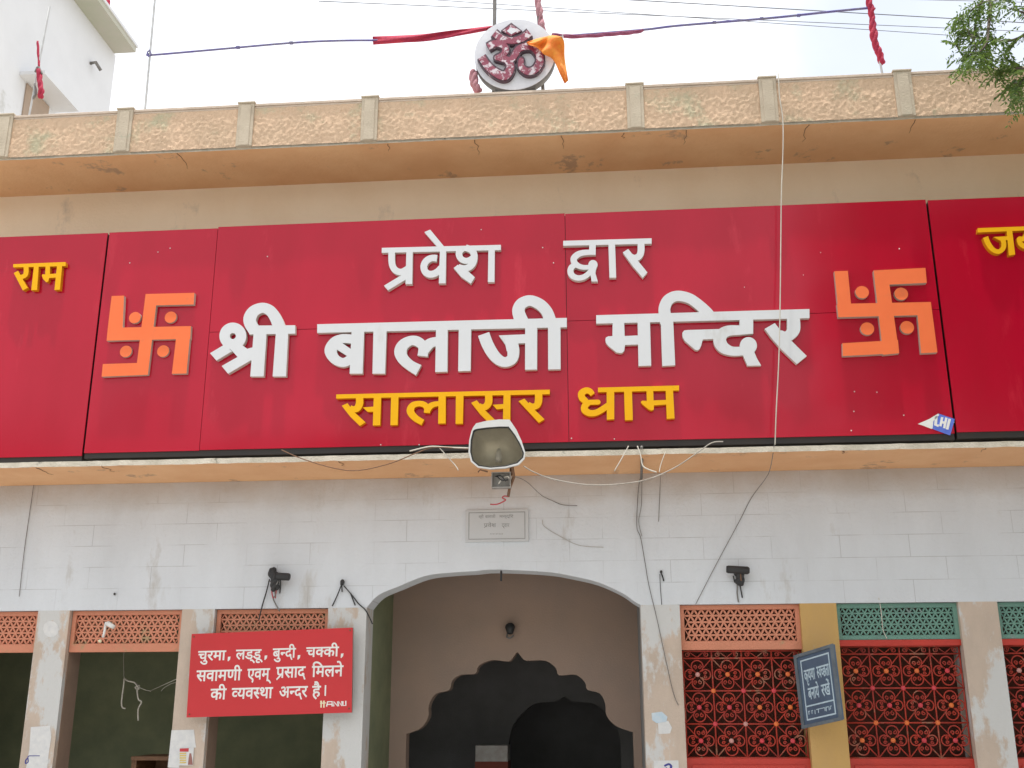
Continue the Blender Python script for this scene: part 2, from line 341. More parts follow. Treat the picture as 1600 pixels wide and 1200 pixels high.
def slab(mb, region, front, off, mi=0, ms=None):
    """gives a flat region thickness: front(x, y) -> world point, off = vector from front to back"""
    vs, fs = region; n = len(vs); ms = mi if ms is None else ms; off = Vector(off)
    P = [Vector(front(x, y)) for x, y in vs]; Q = [p+off for p in P]
    mb.add(P, fs, mi)
    cnt = {}
    for f in fs:
        for i in range(len(f)):
            a, b = f[i], f[(i+1) % len(f)]; k = (min(a, b), max(a, b)); cnt[k] = cnt.get(k, 0)+1
    edge = [k for k, c in cnt.items() if c == 1]
    base = len(mb.v)-n
    b = len(mb.v); mb.v += Q
    for f in fs: mb.f.append([b+i for i in reversed(f)]); mb.m.append(ms); mb.sm.append(False)
    for a, c in edge: mb.f.append([base+a, base+c, b+c, b+a]); mb.m.append(ms); mb.sm.append(False)

# ---------------------------------------------------------------- lettering from Blender's own built-in font, shaped by hand
_gc = {}
def glyphs(txt, bold):
    k = (txt, bold)
    if k not in _gc:
        cu = bpy.data.curves.new('tmp', 'FONT'); cu.body = txt; cu.offset = bold; cu.resolution_u = 3
        ob = bpy.data.objects.new('tmp', cu); COL.objects.link(ob)
        dg = bpy.context.evaluated_depsgraph_get(); dg.update()
        ev = ob.evaluated_get(dg); me = ev.to_mesh()
        me.calc_loop_triangles()
        vs = [(v.co.x, v.co.y) for v in me.vertices]; ts = [tuple(t.vertices) for t in me.loop_triangles]
        ev.to_mesh_clear(); bpy.data.objects.remove(ob); bpy.data.curves.remove(cu)
        _gc[k] = (vs, ts)
    return _gc[k]
def clip_x(tri, xm):
    o = []
    for i in range(len(tri)):
        a, b = tri[i-1], tri[i]
        ia, ib = a[0] <= xm, b[0] <= xm
        if ia != ib:
            t = (xm-a[0])/(b[0]-a[0]); o.append((xm, a[1]+t*(b[1]-a[1])))
        if ib: o.append(b)
    return o
AA = '\u093e'
def adv(ch, bold):
    if ch == '\u093f': return 0.262          # the hook of this vowel sign reaches over the next letter
    two = glyphs(ch+AA, bold)[0]; one = glyphs(AA, bold)[0]
    return max(v[0] for v in two)-max(v[0] for v in one)
def layout(spec, bold=0.02, space=0.45, track=0.0):
    """spec: characters in visual order; [x] = half form, ^ = subscript ra stroke on the letter before"""
    tris = []; pen = 0.0; i = 0; last = None
    while i < len(spec):
        c = spec[i]
        if c == ' ': pen += space; i += 1; continue
        if c == '^':
            x0, a = last
            tris += [[(x0+a*0.66, 0.26), (x0+a*0.66, 0.13), (x0+a*0.12, -0.16), (x0+a*0.03, -0.07)]]; i += 1; continue
        half = c == '['
        if half: c = spec[i+1]; i += 3
        else: i += 1
        vs, ts = glyphs(c, bold); a = adv(c, bold); T = [[vs[j] for j in t] for t in ts]
        if half:
            lo = [v[0] for v in vs if abs(v[1]) < 0.03+abs(bold)]
            cut = min(v for v in lo if v > max(lo)-0.2) if lo and c != '\u0915' else a*0.72
            T = [q for q in (clip_x(t, cut) for t in T) if len(q) > 2]; a = cut
        tris += [[(x+pen, y) for x, y in t] for t in T]
        if c == '\u0926': tris.append([(pen+0.38, 0.06), (pen+0.46, 0.12), (pen+0.58, -0.14), (pen+0.48, -0.15)])
        if a > 0.05: last = (pen, a)
        pen += a + (track if a > 0.05 else 0)
    return tris, pen
HEAD = max(v[1] for v in glyphs('\u092e', 0.0)[0])
def lettering(mb, spec, p0, p1, up, nrm, thick=0.0015, bold=0.02, mi=0, head=None, track=0.0, space=0.45):
    """writes spec with its head line running from p0 to p1; up = vector from foot to head line"""
    tris, w = layout(spec, bold, space, track); xs = [x for t in tris for x, y in t]; x0, x1 = min(xs), max(xs)
    h = head or HEAD; p0, p1, up = Vector(p0), Vector(p1), Vector(up)
    slab(mb, union(tris, 1e-5), lambda x, y: p0+(p1-p0)*((x-x0)/(x1-x0))+up*((y-h)/h)+nrm*thick, -nrm*thick, mi)

# ================================================================ SETTING
g = MB(); g.add([(-250, -250, 0), (250, -250, 0), (250, 250, 0), (-250, 250, 0)], [(0, 1, 2, 3)])
tag(g.build('ground', 'earth', loc=(0, 0, 0)), kind='structure')

# levels and depths measured from the photograph (metres)
LINTEL = 2.462
LEDGE_Z, LEDGE_Y = 3.69, -0.80
SLAB_Z, SLAB_Y = 6.89, -0.78
XL, XR, YB = -8.6, 8.6, 7.0
def px_x(px, py, Y=0.0): return at(px, py, Y).x

temple = thing('gatehouse', 'beige and white temple gatehouse with a flat arch, rough stucco parapet and lattice-topped doorways', 'building', (0, 3, 0))

# arch opening outline
ax0, ax1 = px_x(573, 950), px_x(1001, 950)
az = LINTEL
arch_pts = [(573, 945), (591, 930), (622, 916.5), (664, 900), (702, 895), (740, 892.5), (774, 890), (852, 893.5), (893, 900), (935, 910), (972, 926.5), (991, 939.5), (1001, 946)]
arch_xz = [(at(x, y, 0).x, max(at(x, y, 0).z, az) if 0 < i < len(arch_pts)-1 else az) for i, (x, y) in enumerate(arch_pts)]
arch_xz = catmull([(a, b) for a, b in arch_xz], 4)
# white wall between the lintel line and the ledge
w = MB()
outl = [(XL, LINTEL)] + [(ax0-0.001, LINTEL)] + [p for p in arch_xz] + [(XR, LINTEL), (XR, LEDGE_Z), (XL, LEDGE_Z)]
outl = [outl[0]] + [p for i, p in enumerate(outl[1:]) if math.hypot(p[0]-outl[i][0], p[1]-outl[i][1]) > 1e-4]
slab(w, union([outl]), lambda x, y: Vector((x, 0.0, y)), (0, 0.30, 0))
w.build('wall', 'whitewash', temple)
# beige wall behind the sign boards
w = MB(); w.box((XL, 0.0, LEDGE_Z+0.05), (XR, 0.30, SLAB_Z)); w.build('upper_wall', 'beige_plaster', temple)
# thin ledge the boards stand over, with a chipped lime edge
def chipped_slab(z0, z1, y0, y1, amp, step, edge_mat, mat, name):
    mb = MB(); n = int((XR-XL)/step); rows = []
    for i in range(n+1):
        x = XL+(XR-XL)*i/n
        a = noise.noise((x*3.1, z0, 0))*amp + noise.noise((x*17, z0, 5))*amp*0.55
        b = noise.noise((x*9, z0, 9))*amp*0.7
        rows.append([(x, y0+a, z0+b*0.5+abs(a)*0.25), (x, y0+a*0.8, z1+b*0.3), (x, y1, z1), (x, y1, z0)])
    for i in range(n):
        p, q = rows[i], rows[i+1]
        mb.add([p[0], q[0], q[1], p[1]], [(0, 1, 2, 3)], 1)
        mb.add([p[1], q[1], q[2], p[2]], [(0, 1, 2, 3)], 1)
        mb.add([p[3], q[3], q[0], p[0]], [(0, 1, 2, 3)], 0)
        mb.add([p[2], q[2], q[3], p[3]], [(0, 1, 2, 3)], 0)
    for r_ in (rows[0], rows[-1]): mb.add(r_, [(0, 1, 2, 3)], 0)
    return mb.build(name, [mat, edge_mat], temple)
chipped_slab(LEDGE_Z, LEDGE_Z+0.05, LEDGE_Y, 0.30, 0.012, 0.03, 'lime_edge', 'orange_plaster', 'ledge')
chipped_slab(SLAB_Z, SLAB_Z+0.06, SLAB_Y, YB, 0.006, 0.05, 'lime_edge', 'orange_plaster', 'roof_slab')  # the parapet stands flush with its front
# hairline cracks and drip marks running back from the slab edges
CRK = random.Random(3)
for px_, zz, y0 in ((605, SLAB_Z, SLAB_Y), (742, SLAB_Z, SLAB_Y), (878, SLAB_Z, SLAB_Y), (975, SLAB_Z, SLAB_Y), (1073, SLAB_Z, SLAB_Y), (1267, SLAB_Z, SLAB_Y), (1437, SLAB_Z, SLAB_Y), (276, SLAB_Z, SLAB_Y), (56, LEDGE_Z, LEDGE_Y), (160, LEDGE_Z, LEDGE_Y), (530, LEDGE_Z, LEDGE_Y), (1320, LEDGE_Z, LEDGE_Y), (1545, LEDGE_Z, LEDGE_Y)):
    x = at(px_, 230 if zz > 5 else 715, y0).x; ln = CRK.uniform(0.08, 0.34); m = MB(); pts = [(x, y0+0.004, zz+0.01), (x+CRK.uniform(-.01, .01), y0+0.02, zz-0.002)]+[(x+CRK.uniform(-.02, .02), y0+0.02+ln*k/5, zz-0.0015) for k in range(1, 6)]
    m.tube(pts, [0.004, 0.004, 0.0032, 0.0026, 0.002, 0.0018, 0.001], 5); m.build('crack', 'rust', temple)
# closed body behind the facade
w = MB(); w.box((XL, 0.30, 0.0), (XL+0.25, YB, SLAB_Z)); w.box((XR-0.25, 0.30, 0.0), (XR, YB, SLAB_Z)); w.box((XL+0.25, YB-0.25, 0.0), (XR-0.25, YB, SLAB_Z))
w.build('body_wall', 'beige_plaster', temple)
w = MB(); w.box((XL+0.25, 0.30, 3.05), (XR-0.25, YB-0.25, 3.2)); w.build('ceiling', 'grey_plaster', temple)
w = MB(); w.box((XL+0.25, 0.0, 0.004), (XR-0.25, YB-0.25, 0.06)); w.build('floor', 'floor_stone', temple)

# parapet: rough stucco panels between plain posts under a two-step coping
PB, PT = SLAB_Z+0.06, 7.335; PZ0 = SLAB_Z+0.018
post_px = [-190, 10, 197, 386, 579, 992, 1199, 1410, 1640]
PY = -0.78
post_c = [at(p, 200 - p*0.045, PY).x for p in post_px]
pw = 0.165
for c in post_c:
    m = MB(); m.box((c-pw/2, PY-0.043, PZ0), (c+pw/2, PY+0.12, PT+0.052))
    m.box((c-pw/2+0.03, PY-0.052, PZ0+0.004), (c+pw/2-0.03, PY-0.042, PT+0.03))
    m.box((c-pw/2-0.008, PY-0.055, PT+0.05), (c+pw/2+0.008, PY+0.14, PT+0.068))
    o = m.build('parapet_post', 'post_plaster', temple)
    bv = o.modifiers.new('bevel', 'BEVEL'); bv.width = 0.007; bv.segments = 2
ends = [XL+0.02]+post_c+[XR-0.02]
for i in range(len(ends)-1):
    a, b = ends[i]+(pw/2 if i > 0 else 0), ends[i+1]-(pw/2 if i < len(ends)-2 else 0)
    if b-a < 0.1: continue
    st = 0.013 if (a > -6.6 and b < 4.6) else 0.03
    nx, nz = max(2, int((b-a)/st)), max(2, int((PT-PB+0.01)/st)); m = MB(); vs = []; fs = []
    for k in range(nz+1):
        for j in range(nx+1):
            x, z = a+(b-a)*j/nx, PZ0+(PT-PZ0)*k/nz
            d = noise.noise((x*31, z*42, 1.0))*0.0095 + noise.noise((x*75, z*85, 3.0))*0.007 + noise.noise((x*6, z*6, 7))*0.004
            d = max(-0.008, d)
            vs.append((x, PY-0.022-d, z))
    for k in range(nz):
        for j in range(nx): q = k*(nx+1)+j; fs.append((q, q+1, q+nx+2, q+nx+1))
    m.add(vs, fs, 0, True)
    m.box((a, PY+0.02, PB-0.01), (b, PY+0.10, PT))
    m.build('parapet_panel', 'stucco', temple, recalc=False)
    m = MB(); m.box((a, PY-0.024, PT), (b, PY+0.12, PT+0.020)); m.box((a, PY-0.034, PT+0.0205), (b, PY+0.14, PT+0.048))
    o = m.build('coping', 'coping_plaster', temple); bv = o.modifiers.new('bevel', 'BEVEL'); bv.width = 0.005; bv.segments = 2

# pillars under the lintel (front edges measured at two heights)
def edge_x(p_top): return at(p_top, 950, 0).x
openings = [(-118, 60.4, 'salmon'), (110, 285, 'salmon'), (337, 513, 'salmon')]
edges = [(-170, -118), (60.4, 110), (285, 336), (513, 573), (1001, 1062), (1250, 1307), (1498, 1559)]
edges_w = [(edge_x(a), edge_x(b)) for a, b in edges]
edges_w[3] = (edges_w[3][0], ax0); edges_w[4] = (ax1, edges_w[4][1])
def pillar(a, b, mat):
    m = MB(); m.box((a, 0.0, 0.0), (b, 0.30, LINTEL)); return m.build('pillar', mat, temple)
for i, (a, b) in enumerate(edges_w):
    if i == 5:
        o = pillar(a, b, 'yellow_paint'); o['label'] = 'yellow painted pillar behind the blue sign'
    else: pillar(a, b, 'sandstone')
# solid stone beyond the openings, outside the picture
m = MB(); m.box((XL+0.25, 0, 0), (edges_w[0][0]-0.001, 0.30, LINTEL)); m.build('pillar', 'sandstone', temple)
op6r = edge_x(1559)+1.1
m = MB(); m.box((op6r, 0, 0), (XR-0.25, 0.30, LINTEL)); m.build('pillar', 'sandstone', temple)
for a, b in edges_w[:3]:
    m = MB(); m.box((b-0.001, 0.06, 0.0), (b+0.006, 0.299, LINTEL-0.002)); m.build('jamb_lining', 'jamb_stone', temple)

# lattice screens
def lattice(x0, x1, z0, z1, mat, Y=0.05, below=None):
    fr = MB(); t = 0.038; b = 0.075 if below is None else 0.035
    fr.box((x0, Y, z1-t), (x1, Y+0.07, z1)); fr.box((x0, Y, z0), (x1, Y+0.07, z0+b))
    fr.box((x0, Y, z0+b), (x0+t, Y+0.07, z1-t)); fr.box((x1-t, Y, z0+b), (x1, Y+0.07, z1-t))
    sc = MB(); X0, X1, Z0, Z1 = x0+t*0.9, x1-t*0.9, z0+b*0.97, z1-t*0.9; Yf = Y+0.018; th = 0.03
    rows = 5; h = (Z1-Z0)/rows; s = h*2/math.sqrt(3)*0.98; n = int((X1-X0)/s)+2
    ks = 0.60
    for r_ in range(rows):
        for k in range(-1, 2*n):
            xb = X0+(k*0.5)*s; upw = (k+r_) % 2 == 0
            tri = [(xb, Z0+r_*h), (xb+s, Z0+r_*h), (xb+s/2, Z0+(r_+1)*h)] if upw else [(xb, Z0+(r_+1)*h), (xb+s/2, Z0+r_*h), (xb+s, Z0+(r_+1)*h)]
            if max(p[0] for p in tri) > X1+0.02 or min(p[0] for p in tri) < X0-0.02: continue
            cx, cz = sum(p[0] for p in tri)/3, sum(p[1] for p in tri)/3
            # leaf-like hole: corners drawn in less than the sides
            hole = []
            for i in range(3):
                p, q = tri[i], tri[(i+1) % 3]
                hole.append((cx+(p[0]-cx)*0.66, cz+(p[1]-cz)*0.66))
                mx_, mz_ = (p[0]+q[0])/2, (p[1]+q[1])/2
                hole.append((cx+(mx_-cx)*0.52, cz+(mz_-cz)*0.52))
            outer = []
            for i in range(3):
                p, q = tri[i], tri[(i+1) % 3]; outer += [p, ((p[0]+q[0])/2, (p[1]+q[1])/2)]
            A = [(p[0], Yf, p[1]) for p in outer]; B = [(p[0], Yf, p[1]) for p in hole]; C = [(p[0], Yf+th, p[1]) for p in hole]
            sc.add(A+B+C, [(i, (i+1) % 6, 6+(i+1) % 6, 6+i) for i in range(6)]+[(6+i, 6+(i+1) % 6, 12+(i+1) % 6, 12+i) for i in range(6)])
    o = sc.build('lattice_screen', mat, temple)
    f = fr.build('frame', mat, o)
    return o
def world_rect(pl, pr, pt, pb, Y): return at(pl, (pt+pb)/2, Y).x, at(pr, (pt+pb)/2, Y).x, at((pl+pr)/2, pb, Y).z
ops = {}
def fit_open(i):  # clear opening between pillar i and i+1
    return edges_w[i][1]+0.001, edges_w[i+1][0]-0.001
zl = at(190, 1018.5, 0.05).z
for i, mt in ((0, 'salmon_paint'), (1, 'salmon_paint'), (2, 'salmon_paint')):
    a, b = fit_open(i); a += 0.007; lattice(a, b, zl, LINTEL-0.004, mt)
a4, b4 = fit_open(4); zr = at(1160, 1015, 0.05).z
lattice(a4, b4, zr, LINTEL-0.004, 'salmon_paint')
a5, b5 = fit_open(5); zg = at(1405, 999, 0.05).z
lattice(a5, b5, zg, LINTEL-0.004, 'teal_paint', below=1)
a6, b6 = edges_w[6][1]+0.001, op6r-0.001
lattice(a6, b6, zg, LINTEL-0.004, 'teal_paint', below=1)

# wrought iron grilles above red door panels
def arc(cx, cz, r, a0, a1, Y, n=12): return [(cx+r*math.cos(math.radians(a0+(a1-a0)*i/n)), Y, cz+r*math.sin(math.radians(a0+(a1-a0)*i/n))) for i in range(n+1)]
def spiral(cx, cz, r, a0, turns, Y, n=14):
    o = []
    for i in range(n+1):
        t = i/n; a = math.radians(a0)+turns*2*math.pi*t; q = r*(1-0.72*t); o.append((cx+q*math.cos(a), Y, cz+q*math.sin(a)))
    return o
def grille(x0, x1, z0, z1, Y=0.09):
    G = MB(); r = 0.0075; rows = 3; cols = 4; band = (z1-z0)*0.075
    zt = z1-band; cw = (x1-x0)/cols; ch = (zt-z0)/rows
    for i in range(cols+1):
        x = min(max(x0+cw*i, x0+0.008), x1-0.008); G.tube([(x, Y, z0), (x, Y, z1)], r, 4)
    for k in range(rows+1):
        G.tube([(x0, Y-0.004, z0+ch*k), (x1, Y-0.004, z0+ch*k)], r, 4)
    G.tube([(x0, Y-0.004, z1-0.006), (x1, Y-0.004, z1-0.006)], r, 4)
    for i in range(cols):                                              # scroll band along the top
        c = x0+cw*(i+0.5)
        for s_ in (-1, 1):
            G.tube(spiral(c+s_*cw*0.32, zt+band*0.5, band*0.36, 90, 1.4*s_, Y), 0.0045, 4)
            G.tube([(c, Y, zt+band*0.1), (c+s_*cw*0.22, Y, zt+band*0.75)], 0.0045, 4)
    for i in range(cols):
        for k in range(rows):
            cx, cz = x0+cw*(i+0.5), z0+ch*(k+0.5); q = min(cw, ch)
            for dx, dz in ((1, 1), (1, -1), (-1, 1), (-1, -1)):
                G.tube([(cx+dx*0.06*q, Y, cz+dz*0.06*q), (cx+dx*cw*0.48, Y, cz+dz*ch*0.48)], 0.0055, 4)
            for a, (dx, dz) in ((90, (0, 1)), (270, (0, -1)), (0, (1, 0)), (180, (-1, 0))):
                rr = q*0.20 if dz else q*0.165
                d = q*0.265 if dz else q*0.27
                G.tube(arc(cx+dx*d, cz+dz*d, rr, a-140+R.uniform(-9, 9), a+140+R.uniform(-9, 9), Y-0.006+R.uniform(-.004, .004), 14), 0.0062, 4)
                px_, pz_ = -dz, dx
                for s_ in (-1, 1):                                     # paired curls inside every lobe
                    sx, sz = cx+dx*d*0.95+px_*s_*rr*0.40, cz+dz*d*0.95+pz_*s_*rr*0.40
                    G.tube(spiral(sx, sz, rr*0.36, a+180 if s_ > 0 else a, 1.15*s_+R.uniform(-.12, .12), Y-0.006+R.uniform(-.004, .004), 10), 0.0052, 4)
    o = G.build('iron_grille', 'grille_red', temple)
    for i in range(cols):
        for k in range(rows):
            for (cx, cz) in ([(x0+cw*(i+0.5), z0+ch*(k+0.5))] + ([(x0+cw*(i+1), z0+ch*(k+1))] if i < cols-1 and k < rows-1 else [])):
                m = MB(); n = 10
                ring = lambda rr, y: [(cx+rr*math.cos(2*math.pi*j/n), y, cz+rr*math.sin(2*math.pi*j/n)) for j in range(n)]
                m.loft([ring(0.021, Y-0.002), ring(0.021, Y-0.014), ring(0.010, Y-0.022)], 0)
                m.build('rosette', R.choice(['rosette_orange', 'rosette_orange', 'rosette_red', 'rosette_red', 'rosette_pink']), o)
    return o
zb = at(1165, 1184, 0.09).z
for (a, b, zt_) in ((a4, b4, zr-0.004), (a5, b5, at(1405, 1009, 0.09).z), (a6, b6, at(1405, 1009, 0.09).z)):
    grille(a+0.004, b-0.004, zb, zt_)
    m = MB(); m.box((a, 0.075, 0.06), (b, 0.115, zb-0.004)); m.box((a+0.05, 0.06, 0.12), (b-0.05, 0.076, zb-0.06)); m.build('door_panel', 'red_paint', temple)
for (a, b) in ((a5, b5), (a6, b6)):
    m = MB(); m.box((a, 0.045, at(1405, 1009, 0.05).z), (b, 0.12, zg-0.003)); m.build('door_rail', 'red_paint', temple)
# red painted lobby wall close behind the grilles
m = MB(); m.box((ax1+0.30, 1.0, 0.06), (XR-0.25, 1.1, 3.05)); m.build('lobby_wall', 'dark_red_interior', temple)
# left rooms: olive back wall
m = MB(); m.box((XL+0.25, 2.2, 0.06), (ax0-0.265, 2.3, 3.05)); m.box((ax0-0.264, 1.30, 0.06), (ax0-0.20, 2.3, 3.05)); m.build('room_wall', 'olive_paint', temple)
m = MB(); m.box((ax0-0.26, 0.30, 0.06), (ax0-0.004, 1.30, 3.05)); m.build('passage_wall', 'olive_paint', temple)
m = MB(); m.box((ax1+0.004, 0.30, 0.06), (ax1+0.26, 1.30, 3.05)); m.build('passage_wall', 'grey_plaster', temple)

# inner wall of the passage with its cusped arch, and a plainer one beyond
def z3(x, y): return (560+x/2.4, 700+y/2.4)
cusp = [(180, 1280), (180, 1072), (232, 1052), (262, 1010), (264, 965), (290, 922), (340, 908), (352, 872), (385, 850), (438, 846), (452, 816), (500, 795), (562, 800), (580, 785), (596, 766), (612, 785), (630, 797), (700, 797), (740, 825), (752, 852), (815, 850), (850, 880), (858, 906), (905, 920), (926, 960), (930, 1002), (965, 1042), (1030, 1066), (1040, 1280)]
def cusp_open(pts, Y):
    p = [at(*z3(x, y), Y) for x, y in pts]; q = [(v.x, v.z) for v in p]
    body = catmull(q[1:-1], 3)
    return [(body[0][0], 0.05)]+body+[(body[-1][0], 0.05)]
def arch_wall(o_, Y, x0, x1, mat, name, th=0.18):
    m = MB(); half = [(x0, 0.06), (o_[0][0], 0.06)]+o_[1:-1]+[(o_[-1][0], 0.06), (x1, 0.06), (x1, 3.05), (x0, 3.05)]
    slab(m, union([half]), lambda x, y: Vector((x, Y, y)), (0, th, 0)); return m.build(name, mat, temple)
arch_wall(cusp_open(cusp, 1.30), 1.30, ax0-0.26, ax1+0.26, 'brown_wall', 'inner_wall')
def z8(x, y): return ((730+x/5.714-560)*2.4, (1080+y/5.714-700)*2.4)
c2 = [(370, 760), (370, 480), (400, 330), (480, 210), (600, 115), (720, 98), (800, 92), (840, 65), (870, 50), (900, 65), (940, 92), (1020, 98), (1140, 115), (1260, 210), (1340, 330), (1370, 480), (1370, 760)]
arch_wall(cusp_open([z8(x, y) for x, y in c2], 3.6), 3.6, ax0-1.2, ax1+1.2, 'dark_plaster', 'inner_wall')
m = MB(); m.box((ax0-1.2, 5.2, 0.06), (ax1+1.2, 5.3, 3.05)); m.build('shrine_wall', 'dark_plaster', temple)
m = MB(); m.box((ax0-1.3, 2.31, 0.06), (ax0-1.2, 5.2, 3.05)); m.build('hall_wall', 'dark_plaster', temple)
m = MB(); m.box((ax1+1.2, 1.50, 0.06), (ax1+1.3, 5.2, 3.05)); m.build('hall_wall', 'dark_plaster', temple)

# ================================================================ SIGN BOARDS AND RAISED LETTERS
BY = -0.70                       # face of the boards
LT = 0.05                       # letter thickness
def bz(px, py): return at(px, py, BY)
def T8(ox, oy): return lambda pts: [tuple([ox+p[0]/8, oy+p[1]/8] + ([p[2]/8] if len(p) > 2 else [])) for p in pts]
def raise_word(parent, polys, mats, name, label=None, Y=BY-LT, t=LT):
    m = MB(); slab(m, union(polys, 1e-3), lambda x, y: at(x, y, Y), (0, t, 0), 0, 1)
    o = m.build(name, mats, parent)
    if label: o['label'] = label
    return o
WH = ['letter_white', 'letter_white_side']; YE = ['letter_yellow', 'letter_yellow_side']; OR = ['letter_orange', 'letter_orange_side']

def board(label, quads, x0, x1, zb_, zt_):
    """a dark box frame carrying thin red sheets"""
    b = thing('sign_board', label, 'sign board', ((x0+x1)/2, BY, zb_), 'red sign boards over the entrance')
    fr = MB(); fr.box((x0+0.01, BY+0.012, zb_-0.055), (x1-0.01, BY+0.16, zt_-0.01)); fr.build('frame', 'board_black', b)
    for k in range(int((x1-x0)/1.1)+1):
        pass
    for (a, c, z0, z1) in quads:
        m = MB(); n = 22; vs = []; fs = []; sd_ = R.uniform(0, 50)
        for j in range(n+1):
            for i in range(n+1):
                u, v = i/n, j/n; x = a+(c-a)*u; z = z0+(z1-z0)*v
                e = min(u, 1-u, v, 1-v)*4
                vs.append((x, BY-min(1, e)*(0.011*(noise.noise((x*0.9, z*1.2, sd_))+0.3)+0.0016*noise.noise((x*4, z*4, sd_))), z))
        for j in range(n):
            for i in range(n): q = j*(n+1)+i; fs.append((q, q+1, q+n+2, q+n+1))
        m.add(vs, fs, 0, True)
        rim = [i for i in range(n+1)]+[(j+1)*(n+1)-1 for j in range(1, n+1)]+[n*(n+1)+i for i in range(n-1, -1, -1)]+[j*(n+1) for j in range(n-1, 0, -1)]
        A = [vs[i] for i in rim]; B = [(p[0], BY+0.011, p[2]) for p in A]; k = len(A)
        m.add(A+B, [(i, (i+1) % k, k+(i+1) % k, k+i) for i in range(k)])
        m.build('panel', 'board_red', b, recalc=False)
    return b
BX = [bz(150, 535).x, bz(326, 530).x, bz(886, 520).x, bz(1471, 500).x]
BZ0, BZ1 = 3.845, 6.082
seamz = bz(1290, 489).z
gp = 0.0025
main_quads = [(BX[0]+0.008, BX[1]-gp, BZ0-0.005, BZ1-0.002)]
main_quads += [(BX[1]+gp, BX[2]-gp, BZ0, seamz-gp), (BX[1]+gp, BX[2]-gp, seamz+gp, BZ1+0.012), (BX[2]+gp, BX[3]-0.008, BZ0, seamz-gp), (BX[2]+gp, BX[3]-0.008, seamz+gp, BZ1+0.006)]
mainb = board('long red centre board with white and yellow raised Hindi words between two orange swastikas', main_quads, BX[0], BX[3], BZ0, BZ1)
xl0 = bz(-190, 540).x
leftb = board('red left-hand board carrying the small yellow word Ram, cut by the picture edge', [(xl0, BX[0]-0.012, BZ0-0.03, BZ1-0.005)], xl0-0.01, BX[0]-0.004, BZ0-0.03, BZ1)
xr1 = bz(1860, 490).x
rightb = board('darker red right-hand board with a yellow word starting at the picture edge', [(BX[3]+0.012, xr1, BZ0+0.01, BZ1-0.002)], BX[3]+0.004, xr1+0.01, BZ0+0.01, BZ1)

# --- pravesh
t = T8(590, 340)
P = [t([(52, 378), (1540, 340), (1540, 405), (52, 440)])]
P += stroke(t([(176, 400, 82), (176, 540, 82), (190, 610, 82), (228, 660, 82), (285, 680, 80), (335, 665, 80), (395, 625, 80)]))
P += [t([(360, 390), (440, 385), (432, 830), (348, 830)]), t([(80, 850), (320, 705), (400, 690), (400, 745), (130, 908)])]
P += [t([(780, 370), (858, 365), (850, 820), (765, 822)])]
P += stroke(t([(742, 508, 85), (690, 503, 80), (640, 518, 82), (598, 555, 84), (577, 610, 85), (592, 670, 85), (640, 705, 85), (700, 702, 85), (755, 672, 85), (800, 625, 85)]))
P += [t([(585, 180), (657, 150), (835, 365), (745, 365)])]
P += stroke(t([(1060, 385, 80), (1022, 425, 82), (1020, 475, 80), (1050, 520, 76), (1100, 540, 74), (1150, 530, 74), (1190, 500, 70)]))
P += stroke(t([(1100, 375, 80), (1165, 400, 82), (1203, 450, 84), (1206, 515, 84), (1185, 575, 84), (1140, 620, 82), (1080, 636, 80), (1010, 618, 78)]))
P += [t([(950, 630), (1003, 588), (1110, 650), (1215, 745), (1165, 825), (1045, 742)]), t([(1385, 380), (1465, 378), (1460, 805), (1378, 805)])]
raise_word(mainb, P, WH, 'raised_word', 'white word Pravesh on the upper line')
# --- dwar
t = T8(860, 340)
P = [t([(160, 290), (1265, 258), (1265, 325), (160, 352)]), t([(485, 320), (568, 320), (565, 464), (485, 464)])]
P += stroke(t([(566, 431, 66), (480, 433, 66), (400, 440, 70), (335, 465, 76), (292, 512, 80), (302, 562, 76), (345, 600, 66), (410, 620, 58), (480, 618, 58), (530, 600, 60)]))
P += [t(disc((532, 588), 58)), t([(482, 600), (578, 615), (562, 690), (592, 798), (515, 798), (500, 700)])]
P += stroke(t([(305, 590, 66), (265, 620, 72), (250, 670, 76), (272, 722, 74), (330, 752, 68), (400, 748, 66), (458, 716, 66), (505, 668, 66), (520, 625, 66)]))
P += [t([(725, 320), (808, 318), (822, 750), (738, 750)])]
P += stroke(t([(1132, 310, 86), (1132, 420, 86), (1108, 480, 82), (1055, 505, 80), (1005, 485, 70)]))
P += [t([(905, 435), (972, 392), (1075, 515), (1212, 685), (1155, 752), (1020, 595)])]
raise_word(mainb, P, WH, 'raised_word', 'white word Dwar on the upper line')
# --- shri
t = T8(310, 450)
P = [t([(635, 470), (1210, 465), (1210, 570), (635, 580)])]
P += stroke(t([(430+103*math.cos(a*math.pi/8), 600+103*math.sin(a*math.pi/8), 130) for a in range(16)]), closed=True, step=3)
P += [t([(145, 815), (320, 710), (420, 790), (225, 906)]), t([(330, 700), (540, 710), (612, 760), (700, 735), (700, 900), (652, 905), (370, 1070), (290, 975), (490, 862), (425, 790)])]
P += [t([(690, 560), (852, 560), (815, 1105), (648, 1105)]), t([(968, 560), (1122, 560), (1095, 1105), (928, 1105)])]
P += stroke(t([(700, 530, 150), (650, 445, 155), (645, 370, 160), (695, 288, 142), (800, 247, 126), (895, 282, 135), (960, 370, 142), (1002, 470, 150), (1012, 520, 150)]))
raise_word(mainb, P, WH, 'raised_word', 'white word Shri at the left of the big middle line')
